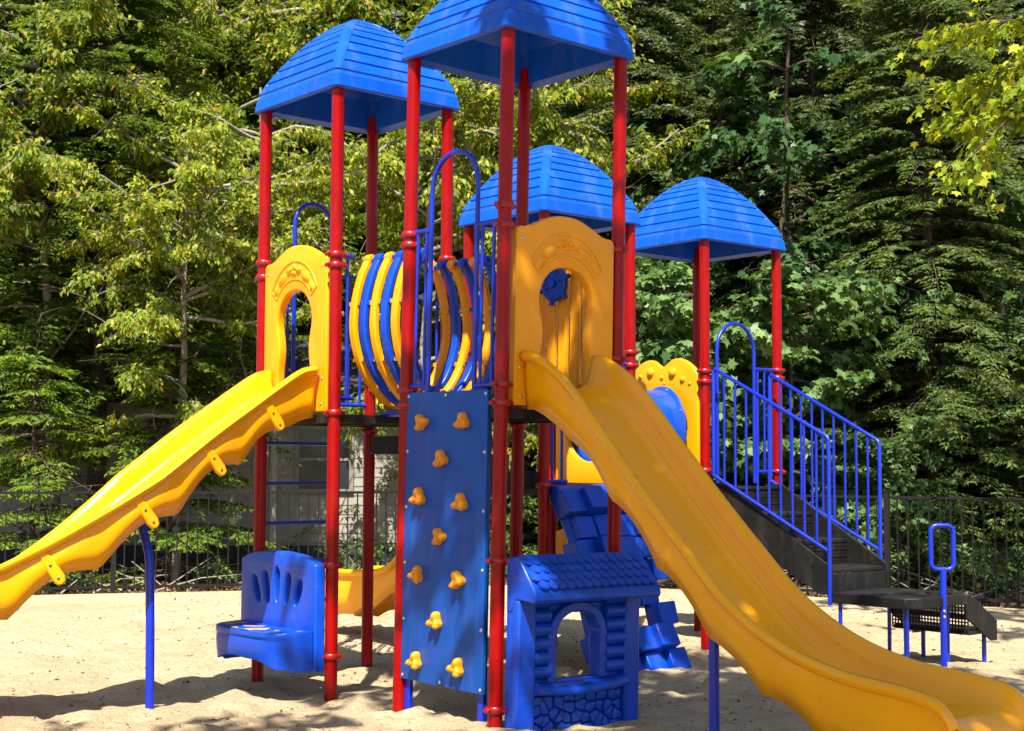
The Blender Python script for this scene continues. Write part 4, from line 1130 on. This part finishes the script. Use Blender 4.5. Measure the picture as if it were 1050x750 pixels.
def broad_mesh(seed, trunk, limbs, sprays, leaf, wd, mat, maple=False, hang=.5, spread=.55, per=9, layered=.35, name='crown', dead=0):
    """broadleaf tree: trunk polyline, limbs [(start frac, direction, length)], leafy sprays along the limbs"""
    r = np.random.default_rng(seed); wood = MB()
    wood.tube([tuple(p) for p, _ in trunk], [q for _, q in trunk], 12, cap=False)
    tp = [np.array(p, float) for p, _ in trunk]
    P, D, Nn = [], [], []
    for (f, d, L) in limbs:
        i = min(len(tp) - 2, int(f * (len(tp) - 1))); t = f * (len(tp) - 1) - i
        a = tp[i] * (1 - t) + tp[i + 1] * t; d = np.array(d, float); d /= np.linalg.norm(d)
        pts = [a]; dd = d.copy()
        ns = 9
        for k in range(ns):
            dd = dd + r.normal(0, .13, 3) + np.array([0, 0, -.05 * hang]); dd /= np.linalg.norm(dd); pts.append(pts[-1] + dd * L / ns)
        wood.tube([tuple(p) for p in pts], [.012 + .020 * L / 2 * (1 - k / (ns + 1)) for k in range(ns + 1)], 6, cap=False)
        for _ in range(int(sprays * L)):
            u_ = r.uniform(.22, 1.0) * ns; k = min(ns - 1, int(u_)); c = pts[k] + (pts[k + 1] - pts[k]) * (u_ - k)
            sd_ = dd + r.normal(0, .75, 3) * np.array([1, 1, layered]); sd_ /= np.linalg.norm(sd_)
            sl_ = r.uniform(.35, 1.0) * spread
            tip = c + sd_ * sl_ + np.array([0, 0, -.18 * hang * sl_])
            wood.tube([tuple(c), tuple((c + tip) / 2 + r.normal(0, .02, 3)), tuple(tip)], [.006, .004, .002], 3, cap=False)
            for q_ in range(per):
                t = r.uniform(.1, 1.05); p = c + (tip - c) * t + r.normal(0, .035, 3)
                ld = sd_ * .5 + r.normal(0, .6, 3) * np.array([1, 1, .35]) + np.array([0, 0, -hang])
                rd = np.array([c[0], c[1], 0]); rd /= max(.3, np.linalg.norm(rd)); P.append(p); D.append(ld); Nn.append(np.array([0, 0, .75]) + rd * .6 + r.normal(0, .42, 3))
    for _ in range(dead):       # bare crooked twigs
        i = r.integers(1, len(tp) - 1); dd = np.array([r.normal(), -abs(r.normal()), .3]); dd /= np.linalg.norm(dd); pts = [tp[i]]
        for k in range(8): dd = dd + r.normal(0, .35, 3); dd /= np.linalg.norm(dd); pts.append(pts[-1] + dd * .22)
        wood.tube([tuple(p) for p in pts], [.022 - .0024 * k for k in range(9)], 5, cap=False)
    P, D, Nn = np.array(P), np.array(D), np.array(Nn); k = len(P)
    Ls = r.uniform(leaf * .7, leaf * 1.25, k)
    if not maple:
        polys = [rhomb(P, D, Nn, Ls, Ls * wd)]
    else:
        d = norm(D); s = norm(np.cross(d, Nn)); n = norm(np.cross(s, d))
        def pt(f, g, h=0): return P + d * (Ls * f)[:, None] + s * (Ls * g)[:, None] + n * (Ls * h)[:, None]
        polys = [np.stack([pt(0, 0), pt(.18, .30), pt(.05, .46, -.06), pt(.42, .36, -.02), pt(.55, .56, -.10), pt(.62, .20), pt(1, 0, -.12), pt(.62, -.20), pt(.55, -.56, -.10), pt(.42, -.36, -.02), pt(.05, -.46, -.06), pt(.18, -.30)], axis=1)]
    return leaves_to_mesh(name, polys, mat), wood

def trunk_mesh(wood, mat): return wood.mesh('trunk', mat, 60)
def plant(crown, trunk, name, label, cat, loc, rot, sc=1.0, group=None):
    t = thing(name, label, cat, loc, group, rot, sc)
    inst(trunk, 'trunk', WM[t], t); inst(crown, 'crown', WM[t], t)
    return t

def gz(x, y): return floor_z(x, y) - .03
def spot(px, Y):
    p = at(px, 480, Y); return (p.x, Y, gz(p.x, Y))

# hemlocks: three shapes in three needle colours
hA, wA = hemlock_mesh('crown', 1, 2.3, 12.5, 2.6, M['hemlock'], 1.7)
hB, wB = hemlock_mesh('crown', 2, 2.9, 13.5, 2.9, M['hemlock'], 1.65, .16)
hS, wS = hemlock_mesh('crown', 3, .3, 3.6, 1.3, M['hemlock'], 1.15, .05, droop=.2, lw=.032, ll=.085)
hY, wY = hemlock_mesh('crown', 8, .2, 3.6, 1.4, M['olive'], 1.2, .05, droop=.2, lw=.045, ll=.11)
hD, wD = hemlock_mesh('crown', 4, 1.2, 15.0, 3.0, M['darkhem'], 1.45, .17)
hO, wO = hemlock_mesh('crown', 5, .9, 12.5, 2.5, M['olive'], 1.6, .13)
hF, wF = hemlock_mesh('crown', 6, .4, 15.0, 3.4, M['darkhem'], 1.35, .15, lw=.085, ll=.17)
tA, tB, tS, tD, tO, tF = [trunk_mesh(w_, M['bark']) for w_ in (wA, wB, wS, wD, wO, wF)]
GT = 'hemlocks standing behind the fence'
plant(hA, tA, 'hemlock_tree', 'bright green hemlock at the far left edge behind the fence', 'tree', spot(-25, 22.0), .3, 1.0, GT)
plant(hB, tB, 'hemlock_tree', 'tall bright hemlock with a bare brown lower trunk above the left slide', 'tree', spot(100, 22.3), 1.9, 1.0, GT)
plant(hA, tA, 'hemlock_tree', 'sunlit hemlock between the bare trunked hemlock and the rear left tower', 'tree', spot(205, 28.6), 4.1, 1.2, GT)
plant(hB, tB, 'hemlock_tree', 'hemlock rising behind the roof of the rear left tower', 'tree', spot(345, 28.8), 3.3, 1.1, GT)
plant(hS, tS, 'hemlock_sapling', 'small light green hemlock sapling just behind the fence at the left edge', 'tree', spot(35, 20.2), 0, 1.0, 'hemlock saplings at the fence')
plant(hS, tS, 'hemlock_sapling', 'small light green hemlock sapling behind the fence above the left slide', 'tree', spot(175, 20.9), 2.0, 1.12, 'hemlock saplings at the fence')
plant(hO, tO, 'hemlock_tree', 'olive green hemlock seen between the rear left tower and the front tower', 'tree', spot(474, 24.6), .9, 1.0, GT)
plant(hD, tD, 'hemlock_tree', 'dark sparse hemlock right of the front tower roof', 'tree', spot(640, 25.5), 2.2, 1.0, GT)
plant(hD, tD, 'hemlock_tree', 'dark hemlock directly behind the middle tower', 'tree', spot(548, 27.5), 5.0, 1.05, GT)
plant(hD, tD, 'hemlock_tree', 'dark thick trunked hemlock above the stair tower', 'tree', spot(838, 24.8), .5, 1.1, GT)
plant(hO, tO, 'hemlock_tree', 'olive green drooping hemlock right of the stair rails', 'tree', spot(955, 21.8), 2.7, .98, GT)
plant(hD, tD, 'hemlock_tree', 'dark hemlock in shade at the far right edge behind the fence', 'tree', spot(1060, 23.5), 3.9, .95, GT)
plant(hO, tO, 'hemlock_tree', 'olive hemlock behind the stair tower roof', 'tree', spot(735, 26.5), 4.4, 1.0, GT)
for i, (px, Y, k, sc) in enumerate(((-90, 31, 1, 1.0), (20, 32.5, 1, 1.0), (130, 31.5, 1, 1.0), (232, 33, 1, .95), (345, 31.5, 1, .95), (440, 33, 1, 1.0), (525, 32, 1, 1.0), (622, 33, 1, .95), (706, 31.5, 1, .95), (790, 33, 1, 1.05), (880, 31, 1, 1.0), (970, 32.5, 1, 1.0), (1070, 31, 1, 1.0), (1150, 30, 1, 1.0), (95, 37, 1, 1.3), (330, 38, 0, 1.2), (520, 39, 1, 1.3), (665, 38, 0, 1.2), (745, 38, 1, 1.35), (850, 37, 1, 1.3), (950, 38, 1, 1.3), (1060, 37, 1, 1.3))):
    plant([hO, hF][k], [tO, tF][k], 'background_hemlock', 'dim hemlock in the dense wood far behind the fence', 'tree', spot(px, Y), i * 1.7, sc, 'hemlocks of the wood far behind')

# yellow-green broadleaf trees
def limbset(seed, n, f0, f1, l0, l1, up=.3, face=None, fw=.5):
    r = random.Random(seed); out = []
    for i in range(n):
        az = i * 2.4 + r.uniform(-.5, .5); d = [math.cos(az), math.sin(az), r.uniform(up - .25, up + .35)]
        if face: d[0] += face[0] * fw; d[1] += face[1] * fw
        out.append((r.uniform(f0, f1), d, r.uniform(l0, l1)))
    return out
def lean_trunk(h, r0, sx=0, sy=0, seed=1, n=9):
    r = random.Random(seed)
    return [((sx * (k / n) ** 1.5 * h + r.uniform(-.05, .05), sy * (k / n) ** 1.5 * h + r.uniform(-.05, .05), -.3 + (h + .3) * k / n), r0 * (1 - .8 * k / n)) for k in range(n + 1)]
GB = 'yellow green broadleaf trees at left'
c_, w_ = broad_mesh(21, lean_trunk(6.8, .085, .02, -.05, 5), limbset(3, 32, .40, .98, 1.2, 2.5, .25, (0, -1), .5), 17, .092, .46, M['beech'], False, .75, .6, 24, .4, dead=10)
tb = trunk_mesh(w_, M['palebark'])
plant(c_, tb, 'broadleaf_tree', 'yellow green tree with reddish tips and crooked grey branches left of the rear left tower', 'tree', spot(180, 20.9), .2, .95, GB)
plant(c_, tb, 'broadleaf_tree', 'yellow green tree just left of the rear left roof, behind the crooked branched one', 'tree', spot(282, 22.2), 4.0, 1.12, GB)
plant(c_, tb, 'broadleaf_tree', 'yellow green tree filling the gap between the two tallest roofs', 'tree', spot(430, 22.0), 2.4, 1.08, GB)
plant(c_, tb, 'broadleaf_tree', 'tall yellow green tree near the left edge behind the hemlock sapling', 'tree', spot(55, 21.9), 5.2, 1.3, GB)
plant(c_, tb, 'broadleaf_tree', 'tall yellow green tree whose top shows above the rear left roof', 'tree', spot(335, 28.2), 3.1, 1.75, GB)
plant(c_, tb, 'broadleaf_tree', 'tall yellow green tree at the upper left, behind the crooked branched tree', 'tree', spot(150, 28.3), 1.2, 1.75, GB)
plant(c_, tb, 'broadleaf_tree', 'yellow green tree partly hidden behind the roof of the front tower', 'tree', spot(505, 23.4), .4, 1.3, GB)
# green maples in the understory at right
c_, w_ = broad_mesh(31, lean_trunk(4.6, .06, .03, -.06, 8), limbset(6, 26, .30, .98, .9, 2.0, .12, (0, -1), .6), 17, .165, .5, M['maple'], True, .42, .6, 9, .2)
tm_ = trunk_mesh(w_, M['bark'])
GM = 'green maples at right'
plant(c_, tm_, 'maple_tree', 'mid green young maple behind the stair tower posts', 'tree', spot(705, 20.9), .6, .95, GM)
plant(c_, tm_, 'maple_tree', 'mid green young maple above the stair rails', 'tree', spot(815, 20.6), 2.9, .92, GM)
plant(c_, tm_, 'maple_tree', 'mid green maple partly hidden behind the slide and the middle tower roof', 'tree', spot(668, 22.0), 5.1, 1.1, GM)
plant(c_, tm_, 'maple_tree', 'mid green maple farther back, between the stair tower roof and the right edge', 'tree', spot(885, 22.3), 1.7, 1.0, GM)
plant(c_, tm_, 'maple_tree', 'tall mid green maple high behind the stair tower roof', 'tree', spot(752, 25.2), 3.6, 1.75, GM)
plant(c_, tm_, 'maple_tree', 'tall mid green maple high above the loop handle', 'tree', spot(940, 24.6), .9, 1.65, GM)
plant(c_, tm_, 'maple_tree', 'short mid green maple behind the fence right of the stair rails', 'tree', spot(925, 19.6), 4.4, .50, GM)
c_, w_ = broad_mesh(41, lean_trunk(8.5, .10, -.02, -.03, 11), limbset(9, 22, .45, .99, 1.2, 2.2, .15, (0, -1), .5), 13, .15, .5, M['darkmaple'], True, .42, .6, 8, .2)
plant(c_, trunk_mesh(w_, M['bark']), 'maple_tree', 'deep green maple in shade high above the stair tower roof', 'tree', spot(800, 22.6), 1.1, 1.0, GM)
# yellowing maple at the right edge: trunk just outside the picture, branches reach in
c_, w_ = broad_mesh(51, lean_trunk(9.0, .13, -.02, 0, 12), limbset(12, 30, .56, .98, 1.2, 2.5, .12, (-1, .1), .6), 17, .105, .5, M['gold'], True, .55, .6, 10, .3)
plant(c_, trunk_mesh(w_, M['bark']), 'maple_tree', 'yellowing maple reaching in from the top right corner', 'tree', (6.75, 15.0, .3), 0, 1.0, GM)
# low shrubs and saplings between fence and wood
c_, w_ = broad_mesh(61, lean_trunk(.9, .015, .05, 0, 3, 5), limbset(15, 12, .15, .95, .35, .7, .45), 16, .10, .5, M['maple'], False, .3, .3, 7, .5)
ts = trunk_mesh(w_, M['bark']); GS = 'low shrubs behind the fence'
GY = 'young hemlocks in the shade of the wood'
for i, (px, Y, sc) in enumerate(((520, 23.5, 1.0), (660, 24, 1.1), (770, 23.5, 1.0), (880, 24.5, 1.15), (985, 22.5, 1.0), (1040, 21.5, .9), (930, 26, 1.2), (715, 27, 1.2), (600, 26.5, 1.2))):
    plant(hY, tS, 'hemlock_sapling', 'dim young hemlock growing between the trunks behind the fence', 'tree', spot(px, Y), i * 1.1, sc, GY)
for i, (px, Y, sc, wh) in enumerate(((70, 19.5, .8, 'at the left end'), (225, 20.4, .55, 'above the blue bench'), (372, 21.5, .9, 'between the rear left posts'), (700, 20.6, .8, 'left of the stair tower posts'), (880, 19.2, 1.0, 'just right of the stair rails'), (1010, 18.6, .9, 'near the right edge'), (945, 20.5, 1.1, 'behind the loop handle'))):
    plant(c_, ts, 'shrub', 'small green shrub behind the fence, ' + wh, 'shrub', spot(px, Y), i * 1.3, sc, GS)

# leaf litter beyond the fence
r = np.random.default_rng(5); k = 16000
X = r.uniform(-12, 10, k); Y = r.uniform(0, 1, k) ** 1.4 * 9 + np.array([fence_y(x) for x in X]) + .12
P = np.stack([X, Y, np.array([floor_z(x, y) for x, y in zip(X, Y)]) + r.uniform(.003, .05, k) + .06 * (Y < 21.5)], 1)
lv = rhomb(P, r.normal(0, 1, (k, 3)) * np.array([1, 1, .25]), np.array([0, 0, 1]) + r.normal(0, .5, (k, 3)), r.uniform(.05, .12, k), r.uniform(.03, .07, k), .25)
o = bpy.data.objects.new('leaf_litter', leaves_to_mesh('leaf_litter', [lv], M['litter'])); put(o); o['kind'] = 'stuff'
# fallen sticks
r = np.random.default_rng(9); mb = MB()
for _ in range(170):
    x = r.uniform(-9, 8); y = fence_y(x) + r.uniform(.3, 5); a = r.uniform(0, PI); L_ = r.uniform(.4, 1.6); z = floor_z(x, y) + .05
    mb.tube([(x, y, z), (x + math.cos(a) * L_ / 2, y + math.sin(a) * L_ / 2, z + r.uniform(0, .25)), (x + math.cos(a + .3) * L_, y + math.sin(a + .3) * L_, z + r.uniform(0, .45))], [.014, .010, .005], 4, cap=False)
o = mb.build('fallen_sticks', M['palebark']); o['kind'] = 'stuff'

# small crumbs of bark and dry leaf lying on the sand
r = np.random.default_rng(15); k = 3200
X = r.uniform(-4.5, 5, k); Y = 6.5 + 11 * r.uniform(0, 1, k) ** 1.3
P = np.stack([X, Y, np.array([ground_z(x, y) for x, y in zip(X, Y)]) + .006], 1)
lv = rhomb(P, r.normal(0, 1, (k, 3)) * np.array([1, 1, .2]), np.array([0, 0, 1]) + r.normal(0, .5, (k, 3)), r.uniform(.014, .055, k), r.uniform(.008, .024, k), .25)
o = bpy.data.objects.new('bark_crumbs', leaves_to_mesh('bark_crumbs', [lv], M['litter'])); put(o); o['kind'] = 'stuff'

# ---- trees around the camera that throw the dappled shade
def shade_tree(seed, label, base, hgt, crown_c, rad, n, lean):
    r = random.Random(seed); tr = [((lean[0] * (k / 8) ** 1.4 , lean[1] * (k / 8) ** 1.4, -.3 + (hgt + .3) * k / 8), .17 * (1 - .75 * k / 8)) for k in range(9)]
    tp = [Vector(p) for p, _ in tr]; limbs = []
    for i in range(n):
        a = i * 2.4; u_ = r.random() ** .4; tgt = Vector(crown_c) + Vector((rad[0] * u_ * math.cos(a), rad[1] * u_ * math.sin(a), rad[2] * r.uniform(-.8, .8)))
        f = r.uniform(.5, .95); k = f * 8; s_ = tp[int(k)].lerp(tp[min(8, int(k) + 1)], k - int(k))
        dv_ = tgt - s_; limbs.append((f, tuple(dv_), dv_.length * 1.05))
    return tr, limbs
SH = [(71, 'broad maple shading the front tower', (3.6, 3.0, 0), 9.5, (-3.0, 1.1, 8.9), (2.45, 2.65, 1.2), 86, (-1.6, 1.0), 5.4),
      (73, 'broad maple shading the sand at lower left', (-4.6, 1.4, 0), 9.0, (1.9, .9, 8.6), (2.7, 1.9, 1.2), 24, (1.2, .6), 7),
      (75, 'broad maple shading the stair tower', (7.6, 9.2, 0), 10.5, (-3.0, .2, 9.4), (2.4, 2.5, 1.4), 17, (-1.8, .2), 6)]
for sd_, lab, base, hgt, cc, rad, n, lean, spr in SH:
    tr, limbs = shade_tree(sd_, lab, base, hgt, cc, rad, n, lean)
    c_, w_ = broad_mesh(sd_, tr, limbs, spr, .17, .5, M['maple'], True, .3, .75, 7, .5)
    t = plant(c_, trunk_mesh(w_, M['bark']), 'maple_tree', lab, 'tree', base, 0)
